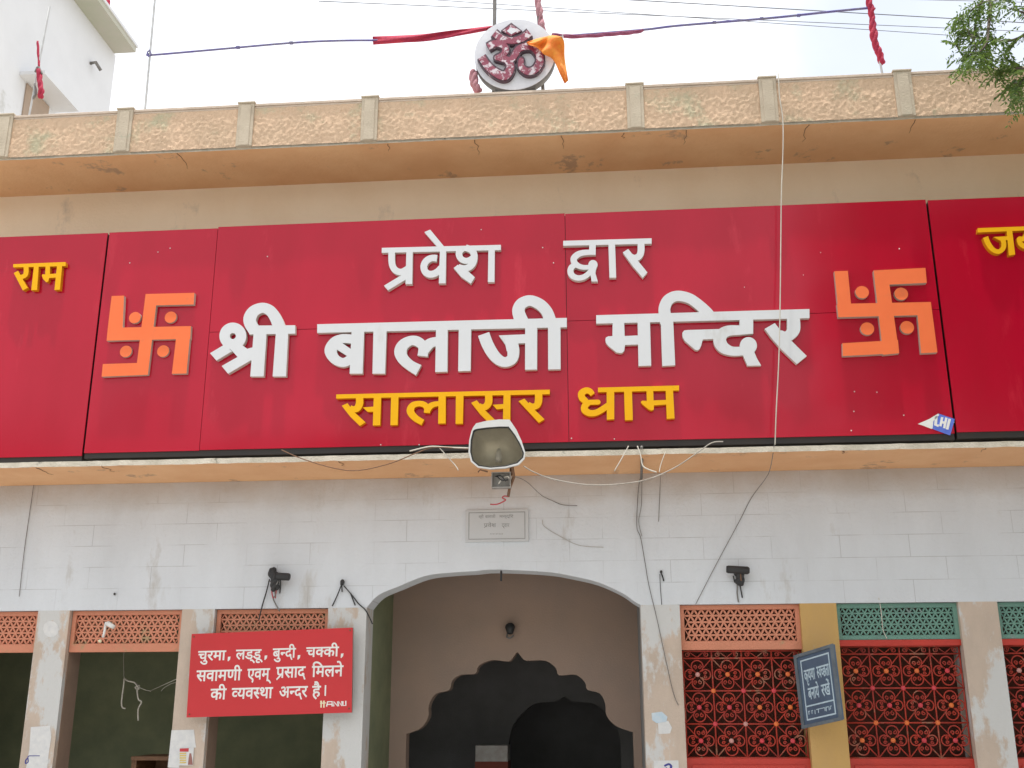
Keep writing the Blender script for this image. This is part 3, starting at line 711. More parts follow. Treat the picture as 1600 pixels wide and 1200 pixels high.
# --- balaji
t = T8(490, 450); q8 = T8(690, 450)
P = [[(495.6, 506.6), (885.6, 496.6), (885.6, 511.2), (495.6, 520)]]
P += [t([(475, 530), (632, 530), (612, 1070), (450, 1070)])]
P += stroke(t([(485, 640, 112), (420, 632, 112), (340, 637, 114), (262, 682, 136), (213, 778, 154), (250, 870, 132), (330, 924, 115), (400, 924, 112), (490, 872, 120)]))
P += [t([(300, 668), (360, 690), (474, 768), (474, 880), (425, 852), (270, 755)])]
P += [t([(748, 525), (912, 525), (893, 1070), (735, 1070)]), t([(1530, 500), (1677, 500), (1672, 1045), (1520, 1050)])]
P += stroke(t([(1312, 1026, 144), (1205, 965, 130), (1115, 880, 142), (1085, 795, 155), (1120, 712, 140), (1210, 658, 118), (1300, 668, 124), (1368, 735, 122), (1362, 850, 128)]))
P += stroke(t([(1362, 800, 125), (1420, 722, 132), (1480, 680, 118), (1590, 660, 110)]))
P += [q8([(215, 480), (370, 475), (362, 1035), (207, 1040)])]
P += stroke(q8([(525, 574, 147), (572, 700, 148), (648, 830, 142), (728, 905, 130), (805, 925, 122), (880, 882, 136), (897, 790, 150), (880, 690, 150)]))
P += [q8([(715, 592), (1060, 578), (1060, 688), (962, 692), (900, 790), (815, 790), (795, 705)])]
P += [q8([(1045, 470), (1195, 465), (1193, 1018), (1043, 1022)]), q8([(1330, 460), (1485, 455), (1487, 1015), (1332, 1018)])]
P += stroke(q8([(1010, 430, 165), (970, 335, 160), (962, 262, 152), (1005, 190, 140), (1110, 156, 132), (1230, 205, 140), (1312, 290, 142), (1348, 380, 150), (1358, 430, 150)]))
raise_word(mainb, P, WH, 'raised_word', 'white word Balaji in the big middle line')
# --- mandir
t = T8(920, 440); q8 = T8(1080, 440)
P = [[(931.5, 492.5), (1264.8, 482.8), (1264.8, 497), (931.5, 505.6)]]
P += [t([(298, 495), (442, 495), (448, 680), (620, 672), (620, 785), (452, 792), (443, 862), (425, 885), (400, 893), (345, 885), (250, 808), (214, 765), (207, 720), (215, 698), (240, 685), (295, 680)])]
P += [t([(610, 495), (765, 495), (780, 1050), (622, 1055)]), t([(900, 485), (1055, 485), (1080, 1045), (918, 1055)])]
P += stroke(t([(968, 520, 152), (950, 400, 148), (948, 322, 146), (985, 238, 140), (1060, 187, 130), (1150, 180, 128), (1270, 214, 126), (1390, 300, 128), (1478, 388, 140), (1510, 430, 140)]))
P += [t([(1170, 640), (1190, 612), (1230, 605), (1650, 592), (1650, 714), (1425, 722), (1405, 800), (1385, 842), (1360, 858), (1330, 852), (1200, 740), (1172, 690)])]
P += [q8([(605, 455), (775, 455), (775, 650), (605, 620)])]
P += stroke(q8([(774, 600, 100), (600, 606, 118), (470, 613, 130), (388, 655, 145), (357, 735, 160), (400, 818, 146), (500, 866, 116), (620, 868, 110), (690, 850, 110)]))
P += [q8(disc((715, 800), 107)), q8([(618, 860), (785, 870), (822, 960), (875, 1048), (705, 1052), (652, 930)])]
P += stroke(q8([(1277, 440, 158), (1280, 590, 166), (1238, 660, 140), (1175, 692, 135), (1100, 655, 110)]))
P += [q8([(920, 590), (1045, 518), (1130, 625), (1255, 742), (1445, 930), (1320, 1030), (1120, 838), (1000, 700)])]
raise_word(mainb, P, WH, 'raised_word', 'white word Mandir at the right of the big middle line')
# --- salasar
t = T8(510, 590); q8 = T8(690, 590)
P = [[(525.3, 616.3), (859, 608.8), (859, 615.8), (525.3, 622.8)]]
P += [t([(192, 352), (262, 320), (350, 432), (488, 558), (418, 604), (300, 490)])]
P += stroke(t([(412, 240, 92), (414, 320, 92), (385, 382, 84), (335, 395, 76), (295, 372, 60)]))
P += [t([(455, 372), (600, 362), (600, 425), (515, 428)]), t([(592, 225), (685, 225), (672, 595), (580, 598)]), t([(808, 225), (902, 222), (890, 592), (800, 595)]), t([(1402, 195), (1492, 192), (1490, 572), (1397, 575)])]
P += stroke(t([(1205, 560, 75), (1120, 510, 82), (1062, 450, 90), (1050, 398, 92), (1082, 345, 78), (1150, 325, 68), (1215, 335, 72), (1256, 375, 76), (1256, 440, 76)]))
P += stroke(t([(1254, 420, 76), (1290, 365, 76), (1340, 335, 66), (1430, 322, 60)]))
P += [q8([(178, 200), (275, 195), (265, 575), (175, 578)]), q8([(370, 315), (440, 283), (528, 393), (668, 528), (598, 571), (478, 453)])]
P += stroke(q8([(586, 200, 92), (588, 300, 92), (556, 358, 84), (505, 370, 76), (465, 346, 60)]))
P += [q8([(638, 340), (800, 328), (800, 385), (690, 397)]), q8([(775, 195), (862, 190), (858, 570), (765, 575)])]
P += stroke(q8([(1211, 170, 92), (1211, 290, 92), (1186, 348, 82), (1132, 362, 76), (1080, 328, 60)]))
P += [q8([(962, 295), (1035, 262), (1130, 370), (1285, 520), (1215, 565), (1080, 420)])]
raise_word(mainb, P, YE, 'raised_word', 'yellow word Salasar on the lowest line')
# --- dham
t = T8(890, 590)
P = [t([(355, 125), (1368, 98), (1368, 160), (355, 182)])]
P += stroke(t([(288, 212, 62), (255, 172, 72), (205, 160, 76), (152, 195, 86), (155, 250, 84), (205, 298, 76)]))
P += stroke(t([(180, 312, 66), (270, 308, 62), (355, 306, 62)])) + [t(disc((356, 306), 31, 16))]
P += stroke(t([(240, 310, 70), (195, 348, 84), (188, 400, 88), (242, 440, 80), (320, 440, 76), (400, 402, 76), (500, 335, 76)]))
P += [t([(462, 165), (558, 160), (558, 520), (465, 525)]), t([(680, 160), (780, 155), (790, 530), (692, 532)])]
P += [t([(960, 145), (1045, 145), (1050, 285), (1215, 278), (1215, 335), (1055, 347), (1052, 400), (1020, 412), (985, 395), (905, 330), (890, 305), (905, 288), (965, 290)]), t([(1200, 145), (1292, 140), (1312, 510), (1215, 515)])]
raise_word(mainb, P, YE, 'raised_word', 'yellow word Dham on the lowest line')
# --- ram
t = T8(0, 380)
P = [t([(165, 262), (820, 235), (820, 285), (165, 302)]), t([(172, 372), (225, 345), (272, 430), (345, 558), (285, 590)])]
P += stroke(t([(325, 270, 62), (325, 370, 60), (302, 408, 56), (252, 422, 52), (220, 392, 45)]))
P += [t([(425, 275), (485, 272), (462, 585), (390, 588)]), t([(570, 272), (625, 270), (622, 385), (720, 378), (716, 428), (615, 434), (602, 478), (578, 488), (540, 450), (522, 405), (530, 388), (565, 390)]), t([(715, 262), (778, 260), (748, 580), (680, 585)])]
raise_word(leftb, P, YE, 'raised_word')
# --- jay
t = T8(1400, 320)
P = [t([(1022, 292), (2080, 252), (2080, 300), (1022, 345)])]
P += stroke(t([(1120, 402, 66), (1150, 480, 66), (1210, 558, 60), (1280, 585, 56), (1338, 545, 60), (1348, 480, 62), (1330, 425, 60)]))
P += [t([(1220, 402), (1400, 392), (1400, 440), (1300, 447)]), t([(1380, 290), (1448, 288), (1490, 620), (1412, 635)])]
P += stroke(t([(1640, 290, 60), (1632, 370, 60), (1590, 425, 60), (1540, 425, 55), (1560, 490, 60), (1640, 530, 60), (1740, 520, 60), (1810, 460, 55)]))
P += [t([(1790, 275), (1855, 272), (1900, 600), (1825, 610)])]
raise_word(rightb, P, YE, 'raised_word')

def swastika(parent, polys, dots, ox, oy, r, label):
    tt = T8(ox, oy); o = raise_word(parent, [tt(p) for p in polys], OR, 'swastika', label)
    for (x, y) in dots:
        m = MB(); c = at(ox+x/8, oy+y/8, BY-0.04); n = 24; rr = r
        ring = lambda q, yy: [(c.x+q*math.cos(2*math.pi*i/n), yy, c.z+q*math.sin(2*math.pi*i/n)) for i in range(n)]
        m.loft([ring(rr, BY-0.002), ring(rr, BY-0.04)], 1, True, False); m.add(ring(rr, BY-0.04), [tuple(range(n))], 0)
        m.build('dot', OR, o)
    return o
swastika(mainb, [[(275, 180), (430, 175), (412, 600), (225, 600)], [(228, 578), (1265, 556), (1258, 716), (212, 738)], [(700, 155), (848, 152), (728, 1165), (572, 1170)],
                 [(700, 155), (1310, 140), (1300, 285), (690, 300)], [(1098, 560), (1266, 556), (1210, 1148), (1028, 1152)], [(165, 1030), (745, 1012), (725, 1165), (150, 1188)]],
         [(565, 450), (1012, 445), (452, 872), (918, 868)], 140, 440, 0.058, 'left orange swastika with four dots')
swastika(mainb, [[(190, 190), (358, 185), (402, 640), (235, 640)], [(222, 598), (1395, 575), (1408, 735), (240, 765)], [(680, 180), (852, 172), (1000, 1215), (800, 1235)],
                 [(680, 180), (1328, 148), (1345, 335), (700, 365)], [(1215, 590), (1395, 575), (1478, 1205), (1275, 1215)], [(290, 1090), (985, 1050), (1000, 1215), (295, 1250)]],
         [(537, 452), (1026, 472), (602, 908), (1100, 892)], 1280, 400, 0.060, 'right orange swastika with four dots')
# screw heads and scratches on the sheets
for (x, y) in [(1370, 613), (1412, 649), (1335, 612), (1334, 643), (1255, 430), (1250, 388), (1282, 395), (1405, 389), (1330, 673), (1163, 449), (752, 359), (865, 411), (848, 387), (266, 388), (203, 411), (247, 394), (418, 401), (1490, 660), (893, 685), (960, 686), (595, 695), (655, 695)]:
    m = MB(); c = bz(x, y); n = 8
    m.loft([[(c.x+q*math.cos(2*math.pi*i/n), yy, c.z+q*math.sin(2*math.pi*i/n)) for i in range(n)] for q, yy in ((0.006, BY+0.002), (0.006, BY-0.005), (0.003, BY-0.007))])
    m.build('screw', 'screw', mainb)
# torn blue sticker
st = thing('sticker', 'torn blue and white sticker reading LHI at the lower right corner of the red board', 'sticker', bz(1468, 662))
def s13(x, y): return (1400+x/13.333, 630+y/13.333)
def stk(pts, mat, name, Y):
    m = MB(); slab(m, union([pts]), lambda x, y: at(*s13(x, y), Y), (0, 0.003, 0)); return m.build(name, mat, st)
stk([(750, 530), (770, 330), (880, 215), (1225, 330), (1130, 670), (1000, 625)], 'sticker_blue', 'backing', BY-0.012)
stk([(455, 432), (690, 330), (880, 215), (900, 250), (780, 370), (765, 520), (740, 535), (560, 465)], 'paint_white', 'torn_edge', BY-0.0145)
m = MB(); P = stroke([(840, 270, 60), (825, 450, 60), (890, 470, 55)], straight=True)
P += stroke([(965, 290, 50), (925, 480, 50)], straight=True)+stroke([(1050, 300, 50), (1005, 520, 50)], straight=True)+stroke([(940, 390, 50), (1030, 410, 50)], straight=True)+stroke([(1120, 325, 55), (1065, 545, 55)], straight=True)
slab(m, union(P, 1e-2), lambda x, y: at(*s13(x, y), BY-0.0145), (0, 0.003, 0)); m.build('letters', 'paint_white', st)

# ================================================================ FLOODLIGHT
fl = thing('floodlight', 'weathered white floodlight on a bracket in front of the ledge under the big sign', 'floodlight', at(790, 700, -0.95))
def fz(x, y): return (690+x/8, 590+y/8)
f_out = [(372, 668), (395, 620), (430, 572), (560, 540), (720, 522), (850, 525), (935, 650), (1000, 790), (1045, 930), (1038, 1010), (965, 1086), (800, 1128), (600, 1142), (450, 1122), (365, 1050), (336, 930), (345, 780)]
f_in = [(392, 668), (410, 650), (445, 640), (560, 624), (720, 612), (838, 612), (918, 715), (985, 830), (1030, 945), (1020, 1000), (950, 1070), (800, 1110), (610, 1126), (462, 1106), (384, 1038), (356, 925), (363, 780)]
tilt = lambda y: -1.12 + (y-520)/620*0.10
FO = [at(*fz(x, y), tilt(y)) for x, y in f_out]; FI = [at(*fz(x, y), tilt(y)) for x, y in f_in]
cen = sum(FO, Vector())/len(FO)
sc_ = lambda ps, k, dy: [cen+(p-cen)*k+Vector((0, dy, 0)) for p in ps]
m = MB(); k = len(FO)
m.add(FO+FI, [(i, (i+1) % k, k+(i+1) % k, k+i) for i in range(k)], 0)
m.loft([FO, sc_(FO, 0.99, 0.04)], 0, False, False); m.loft([FI, sc_(FI, 0.985, 0.04)], 0, False, False)
m.build('rim', 'lamp_white', fl)
m = MB(); g0 = [p+Vector((0, -0.001, 0)) for p in FI]; g1 = [cen+(p-cen)*0.955+Vector((0, 0.004, 0)) for p in FI]; m.add(g0+g1, [(i, (i+1) % k, k+(i+1) % k, k+i) for i in range(k)]); m.loft([g1, [p+Vector((0, 0.03, 0)) for p in g1]], 0, False, False); m.build('gasket', 'black_rubber', fl)
m = MB(); m.loft([sc_(FO, 0.985, 0.03), sc_(FO, 0.9, 0.14), sc_(FO, 0.55, 0.24)], 0, False, True, True); m.build('housing', 'lamp_grey', fl)
m = MB(); m.loft([sc_(FI, 0.985, 0.03), sc_(FI, 0.86, 0.12), sc_(FI, 0.5, 0.2)], 0, False, True, True); m.build('reflector', 'reflector', fl)
m = MB(); q = sc_(FI, 0.99, 0.018); m.add(q, [tuple(range(len(q)))]); m.build('glass', 'lamp_glass', fl)
m = MB(); c = at(*fz(712, 1010), -0.96); m.tube([c+Vector((0, 0, -0.03)), c+Vector((0, 0.0, 0.025)), c+Vector((0, 0.03, 0.09))], [0.028, 0.03, 0.014], 10); m.build('bulb', 'bulb', fl)
m = MB(); p0 = at(800, 727, -0.98)
m.tube([p0, at(803, 745, -0.90), at(796, 764, -0.86), at(794, 776, -0.86)], 0.013, 8); m.tube([at(798, 742, -0.90), Vector((at(798, 742, -0.84).x, -0.76, LEDGE_Z+0.004)), Vector((at(798, 742, -0.84).x, -0.5, LEDGE_Z-0.005))], 0.012, 8)
m.tube([at(762, 737, -0.98), at(750, 734, -1.0), at(747, 738, -1.0)], 0.007, 6)
m.build('bracket', 'rust', fl)
c0, c1 = at(768, 738, -0.92), at(798, 762, -0.92)
jb = MB(); x0, x1, z0, z1 = c0.x, c1.x, c1.z, c0.z; t_ = 0.008; y0, y1 = -0.93, -0.86
jb.box((x0, y0, z0), (x0+t_, y1, z1)); jb.box((x1-t_, y0, z0), (x1, y1, z1)); jb.box((x0+t_, y0, z0), (x1-t_, y1, z0+t_)); jb.box((x0+t_, y0, z1-t_), (x1-t_, y1, z1)); jb.box((x0+t_, y1-t_, z0+t_), (x1-t_, y1, z1-t_))
box_ = jb.build('ballast_box', 'lamp_grey', fl); box_['label'] = 'open wiring box under the floodlight'
for kx in range(5):
    m = MB(); a = Vector((x0+0.03+R.random()*0.11, -0.90, z1-0.03-R.random()*0.03)); b = Vector((x0+0.06+R.random()*0.11, -0.945, z0+0.03+R.random()*0.05))
    m.tube(catmull([tuple(a), tuple((a+b)/2+Vector((R.uniform(-.04, .04), -0.03, R.uniform(-.03, .03)))), tuple(b)], 5), 0.0055, 5); m.build('wire', R.choice(['black_rubber', 'wire_grey', 'wire_white']), fl)

# ================================================================ HANGING NOTICE BOARD (red) AND BLUE SIGN
nb = thing('notice_board', 'red notice board with three lines of white Hindi writing hung over the third doorway', 'notice board', at(421, 1118, -0.10))
NY = -0.12
TL, TR, BR_, BL = (299.5, 990.6), (551.3, 980.6), (549.6, 1113.4), (291.4, 1121.2)
m = MB(); slab(m, union([[TL, TR, BR_, BL]]), lambda x, y: at(x, y, NY), (0, 0.03, 0), 0, 1); m.build('panel', ['sign_red', 'sign_edge'], nb)
def n8(x, y, o): return at(o[0]+x/8, o[1]+y/8, NY)
A_, B_ = (290, 980), (420, 980)
nn = Vector((0, -1, 0)); upv = Vector((0, 0, 1))
m = MB()
def hw(spec, a, b, hz, **k): lettering(m, spec, a, b, upv*hz, nn, 0.002, k.pop('bold', 0.018), **k)
h1 = 0.083
hw('चुरमा', n8(160, 302, A_), n8(510, 293, A_), h1); hw('लड्डू', n8(632, 285, A_), n8(975, 278, A_), h1)
hw('बु[न]दी', n8(52, 270, B_), n8(342, 262, B_), h1); hw('च[क]की', n8(470, 255, B_), n8(880, 245, B_), h1)
for o_, x, y in ((A_, 545, 385), (A_, 1005, 370), (B_, 378, 365), (B_, 918, 345)):
    P = [[(o_[0]+a/8, o_[1]+b/8) for a, b in ((x-16, y-15), (x+16, y-18), (x+10, y+18), (x-14, y+42), (x-20, y+35))]]
    slab(m, union(P), lambda x, y: at(x, y, NY-0.002), (0, 0.002, 0))
h2 = 0.092
hw('सवामणी', n8(140, 545, A_), n8(705, 530, A_), h2); hw('एवम्', n8(775, 525, A_), n8(1080, 515, A_), h2)
hw('प^साद', n8(95, 502, B_), n8(468, 492, B_), h2); hw('मिलने'.replace('मि', '\u093f\u092e'), n8(540, 490, B_), n8(935, 480, B_), h2)
hw('की', n8(315, 775, A_), n8(515, 768, A_), h2); hw('[व]यव[स]था', n8(580, 765, A_), n8(1095, 752, A_), h2)
hw('अ[न]दर', n8(135, 748, B_), n8(490, 738, B_), h2); hw('है', n8(545, 738, B_), n8(655, 735, B_), h2)
P = [[(420+700/8, 980+725/8), (420+718/8, 980+724/8), (420+714/8, 980+858/8), (420+696/8, 980+858/8)]]
slab(m, union(P), lambda x, y: at(x, y, NY-0.002), (0, 0.002, 0))
m.build('lettering', 'paint_white', nb)
# small mark at the lower right: dotted H, then ANNU
m = MB(); b8 = lambda pts: [tuple([420+p[0]/8, 980+p[1]/8]+([p[2]/8] if len(p) > 2 else [])) for p in pts]
P = []
for x in (655, 690):
    P += [b8(disc((x-4, 925+4), 9, 10))] + stroke(b8([(x, 918, 17), (x, 945, 17)]), straight=True)+stroke(b8([(x, 955, 17), (x-2, 1005, 17)]), straight=True)
P += stroke(b8([(640, 950, 14), (712, 946, 14)]), straight=True)
slab(m, union(P, 1e-3), lambda x, y: at(x, y, NY-0.002), (0, 0.002, 0)); m.build('logo_mark', 'paint_cream', nb)
m = MB(); P = []
P += stroke(b8([(722, 992, 17), (735, 932, 17), (790, 930, 17), (792, 990, 17)]), straight=True)+stroke(b8([(728, 965, 14), (790, 963, 14)]), straight=True)
P += stroke(b8([(812, 990, 16), (812, 930, 16), (860, 985, 18), (860, 928, 16)]), straight=True)
P += stroke(b8([(872, 988, 16), (872, 928, 16), (912, 982, 18), (912, 925, 16)]), straight=True)
P += stroke(b8([(926, 925, 16), (926, 980, 16), (962, 978, 16), (962, 920, 16)]), straight=True)
slab(m, union(P, 1e-3), lambda x, y: at(x, y, NY-0.002), (0, 0.002, 0)); m.build('logo_letters', 'paint_white', nb)
for (x, y) in ((296, 1116), (545, 1107), (303, 995), (547, 985)):
    m = MB(); c = at(x, y, NY); n = 8; m.loft([[(c.x+q*math.cos(2*math.pi*i/n), yy, c.z+q*math.sin(2*math.pi*i/n)) for i in range(n)] for q, yy in ((0.008, NY), (0.006, NY-0.006))]); m.build('nail', 'rust', nb)

bs = thing('cleanliness_sign', 'small dark blue sign with pale Hindi lettering standing out from the yellow pillar', 'sign', at(1279, 1130, -0.2))
bTL, bTR, bBL, bBR = at(1241.5, 1027, -0.06), at(1302, 1005, -0.50), at(1255, 1136, -0.06), at(1316, 1126, -0.50)
eU = ((bTR-bTL)+(bBR-bBL))/2; eV = ((bBL-bTL)+(bBR-bTR))/2; cM = (bTL+bTR+bBL+bBR)/4
def bp(u, v, d=0.0): return cM+eU*(u-0.5)+eV*(v-0.5)+bn_*d
bn_ = eU.cross(eV).normalized()
if bn_.y > 0: bn_ = -bn_
m = MB(); slab(m, union([[(0, 0), (1, 0), (1, 1), (0, 1)]]), lambda x, y: bp(x, y), -bn_*0.02); m.build('panel', 'sign_blue', bs)
m = MB(); fw_ = 0.06; fh_ = 0.035
slab(m, with_holes([(-0.01, -0.01), (1.01, -0.01), (1.01, 1.01), (-0.01, 1.01)], [[(fw_, fh_), (1-fw_, fh_), (1-fw_, 1-fh_), (fw_, 1-fh_)]]), lambda x, y: bp(x, y, 0.012), -bn_*0.011); m.build('frame', 'sign_blue_frame', bs)
m = MB(); o1 = [(0.13, 0.085), (0.87, 0.085), (0.87, 0.915), (0.13, 0.915)]; i1 = [(0.155, 0.105), (0.845, 0.105), (0.845, 0.715), (0.155, 0.715)]; i2 = [(0.155, 0.735), (0.845, 0.735), (0.845, 0.895), (0.155, 0.895)]
slab(m, with_holes(o1, [i1, i2]), lambda x, y: bp(x, y, 0.002), -bn_*0.0015); m.build('border_line', 'paint_pale_blue', bs)
m = MB()
def bw(spec, u0, u1, v0, h, bold=0.012): lettering(m, spec, bp(u0, v0), bp(u1, v0), -eV*h, bn_, 0.002, bold)
bw('कृपया', 0.19, 0.47, 0.235, 0.15); bw('[स]व[च]छता', 0.52, 0.83, 0.235, 0.15)
bw('बनाये', 0.24, 0.52, 0.49, 0.15); bw('रखें', 0.58, 0.80, 0.49, 0.15)
WR = random.Random(4); P = []; u_ = 0.20                       # the lowest line is worn past reading: broken strokes of paint
while u_ < 0.79:
    if WR.random() < 0.82: P += stroke([(u_, 0.79+WR.uniform(0, 0.02), 0.016), (u_+WR.uniform(-0.006, 0.006), 0.85+WR.uniform(-0.015, 0.01), 0.014)], straight=True)
    if WR.random() < 0.7: P += stroke([(u_-0.012, 0.795, 0.011), (u_+0.03, 0.795, 0.011)], straight=True)
    u_ += WR.uniform(0.028, 0.05)
slab(m, union(P, 1e-5), lambda x, y: bp(x, y, 0.002), -bn_*0.0015)
m.build('lettering', 'paint_pale_blue', bs)
m = MB(); m.tube([bp(0.12, 0.2, -0.018), at(1256, 1040, 0.005)], 0.008, 6); m.tube([bp(0.12, 0.85, -0.018), at(1268, 1118, 0.005)], 0.008, 6); m.build('bracket', 'rust', bs)

# ================================================================ PLAQUE
pq = thing('marble_plaque', 'pale marble plaque with worn carved writing above the arch', 'plaque', at(777, 846, -0.01))
a, b = at(728, 798, 0), at(826, 846, 0)
m = MB(); m.box((a.x, -0.022, b.z), (b.x, -0.001, a.z)); m.build('slab', 'marble', pq)
m = MB(); slab(m, with_holes([(a.x+0.03, b.z+0.022), (b.x-0.03, b.z+0.022), (b.x-0.03, a.z-0.022), (a.x+0.03, a.z-0.022)], [[(a.x+0.036, b.z+0.028), (b.x-0.036, b.z+0.028), (b.x-0.036, a.z-0.028), (a.x+0.036, a.z-0.028)]]), lambda x, y: Vector((x, -0.0235, y)), (0, 0.001, 0)); m.build('border_line', 'carved_grey', pq)
m = MB()
def pwr(spec, p, q, h, bold=0.0): lettering(m, spec, at(*p, -0.022), at(*q, -0.022), upv*h, nn, 0.0012, bold)
pwr('श्री बालाजी', (748, 805.5), (774, 805.2), 0.024); pwr('मन्दिर', (780, 805.2), (802, 805), 0.024)
pwr('प^वेश', (756, 818), (775, 818), 0.034); pwr('द्वार', (784, 818), (796, 818), 0.034)
WR = random.Random(9); P = []
for k in range(9): P += stroke([(766.5+k*2.3, 833+WR.uniform(0, .4), 0.7), (766.5+k*2.3+WR.uniform(-.3, .3), 835+WR.uniform(-.3, .5), 0.7)], straight=True)
slab(m, union(P, 1e-4), lambda x, y: at(x, y, -0.0232), (0, 0.0012, 0))
m.build('lettering', 'carved_grey', pq)

# ================================================================ OM DISC ON THE PARAPET, FLAG, POLES, ROPES
OY = -0.72
om = thing('om_disc', 'round white disc with a worn maroon Om emblem standing on the parapet', 'emblem', at(804, 141, OY))
def oz(x, y): return at(700+x/8, 20+y/8, OY)
oc = oz(832, 517); orad = (oz(1335, 500).x-oz(325, 500).x)/2
n = 56; ring = lambda q, yy: [(oc.x+q*math.cos(2*math.pi*i/n), yy, oc.z+q*math.sin(2*math.pi*i/n)) for i in range(n)]
m = MB(); m.loft([ring(orad*0.985, OY+0.12), ring(orad, OY+0.11), ring(orad, OY+0.006)], 0, True, True, True); m.build('rim', 'om_rim', om)
m = MB(); m.loft([ring(orad, OY+0.006), ring(orad, OY), ], 0, False, True); m.build('face', 'om_white', om)
omst = [([(500, 425, 88), (590, 380, 88), (680, 395, 90), (720, 455, 88), (690, 520, 78), (610, 560, 66)], 0),
        ([(640, 560, 80), (740, 590, 92), (780, 670, 105), (745, 760, 110), (680, 785, 110), (580, 735, 105), (490, 655, 100), (418, 548, 96)], 0),
        ([(770, 600, 70), (820, 550, 84), (880, 455, 88), (960, 420, 90), (1060, 425, 95), (1135, 510, 100), (1145, 620, 100), (1080, 712, 95), (985, 728, 90), (915, 670, 80), (915, 590, 70)], 0),
        ([(575, 250, 95), (675, 322, 92), (800, 345, 88), (925, 315, 92), (1020, 245, 95)], 0)]
def om_layer(grow, Y, mat, name, th):
    P = []
    for pts, _ in omst:
        P += stroke([(x, y, w_+grow) for x, y, w_ in pts], step=7)
        for e in (pts[0], pts[-1]):
            if e[0] in (610, 640, 770, 915): P.append(disc(e, (e[2]+grow)/2, 12))
    d = grow*0.55
    P.append([(680-d, 222), (790, 140-d), (912+d, 225), (787, 292+d)])
    m = MB(); slab(m, union(P, 1e-2), lambda x, y: at(700+x/8, 20+y/8, Y), (0, th, 0)); return m.build(name, mat, om)
om_layer(32, OY-0.045, 'om_dark', 'emblem_base', 0.044); om_layer(-8, OY-0.056, 'om_maroon', 'emblem', 0.0105)
m = MB(); d_ = [(735, 225), (790, 180), (865, 225), (790, 268)]; slab(m, union([d_]), lambda x, y: at(700+x/8, 20+y/8, OY-0.060), (0, 0.0035, 0)); m.build('emblem_dot', 'om_white', om)
m = MB(); m.box((oc.x-0.2, OY+0.06, PT+0.03), (oc.x+0.2, OY+0.115, oc.z-orad*0.75)); m.tube([(oc.x-0.15, OY+0.13, PT+0.04), (oc.x-0.15, OY+0.13, oc.z+orad*0.8)], 0.018); m.tube([(oc.x+0.15, OY+0.13, PT+0.04), (oc.x+0.15, OY+0.13, oc.z+orad*0.8)], 0.018); m.build('stand', 'om_rim', om)

fg = thing('orange_flag', 'orange pointed flag hanging over the right edge of the round Om disc', 'flag', oz(1250, 600)+Vector((0, -0.1, 0)))
top = [(985, 372), (1100, 325), (1220, 298), (1310, 280), (1440, 328), (1455, 560), (1500, 850)]; bot = [(1000, 392), (1110, 432), (1160, 480), (1200, 522), (1310, 585), (1400, 760), (1462, 884)]
tp, bt = catmull(top, 6), catmull(bot, 6); m = MB(); vs = []; fs = []; nv = 8
for i, (p, q) in enumerate(zip(tp, bt)):
    for j in range(nv+1):
        v = j/nv; x, y = p[0]+(q[0]-p[0])*v, p[1]+(q[1]-p[1])*v
        d = 0.035*math.sin(i*0.5+v*3.0)+0.02*math.sin(v*9+i*0.2)
        vs.append(at(700+x/8, 20+y/8, OY-0.10+d))
for i in range(len(tp)-1):
    for j in range(nv): a_ = i*(nv+1)+j; fs.append((a_, a_+1, a_+nv+2, a_+nv+1))
m.add(vs, fs, 0, True); fo = m.build('cloth', 'cloth_orange', fg, recalc=False)
sm = fo.modifiers.new('thick', 'SOLIDIFY'); sm.thickness = 0.004
m = MB(); m.tube([oz(1330, 300)+Vector((0, 0.02, 0)), oz(1436, 290), oz(1440, 240)], 0.006); m.tube([oz(1436, 290), oz(1455, 560)+Vector((0, -0.07, 0))], 0.004); m.build('stick', 'steel_pole', fg)

def wrap(mb, pts, r, mi=0, seed=0):
    c = catmull([tuple(p) for p in pts], 8); k = len(c)
    for h in range(3):
        path = []; rr = []
        for i, p in enumerate(c):
            a = i*0.33+h*2.1+seed; w_ = noise.noise((i*0.16, seed, h*3.3)); q = r*0.42*(1+0.5*w_)
            t_ = (Vector(c[min(i+1, k-1)])-Vector(c[max(i-1, 0)])).normalized(); u_ = t_.orthogonal().normalized(); v_ = t_.cross(u_)
            path.append(Vector(p)+u_*q*math.cos(a)+v_*q*math.sin(a)); e = min(1, (min(i, k-1-i)+0.6)/3.0)
            rr.append(r*(0.62+0.42*noise.noise((i*0.21, seed+9, h*5.1)))*e**0.5)
        mb.tube(path, rr, 7, mi)
RY = -0.58
def pole(name, label, pts, r, mat='steel_pole', group=None):
    t_ = thing(name, label, 'pole', pts[0], group); m = MB(); m.tube(pts, r, 8); m.build('shaft', mat, t_); return t_
def up_pole(bx, by, tx, ty, Y, ext=1.0, base=SLAB_Z+0.05):
    a, b = at(bx, by, Y), at(tx, ty, Y); d = (b-a).normalized(); t0 = (base-a.z)/d.z; return [a+d*t0, a, b, b+d*ext]
pole('flag_pole', 'bare thin grey pole left of the white sky, holding the left end of the rope', up_pole(227, 168, 242, 0, RY), 0.012, group='poles along the roof')
fp = pole('flag_pole', 'thin leaning grey pole with a furled red flag in front of the white house', up_pole(46, 178, 78, 10, RY, 0.0), 0.010, group='poles along the roof')
m = MB(); wrap(m, [at(59, 64, RY), at(60, 85, RY), at(61, 105, RY-0.01)], 0.013, 0, 2); wrap(m, [at(60, 108, RY-0.02), at(62, 125, RY-0.03), at(64, 140, RY-0.03), at(63, 153, RY-0.03)], 0.030, 0, 4); m.build('furled_flag', 'cloth_red', fp)
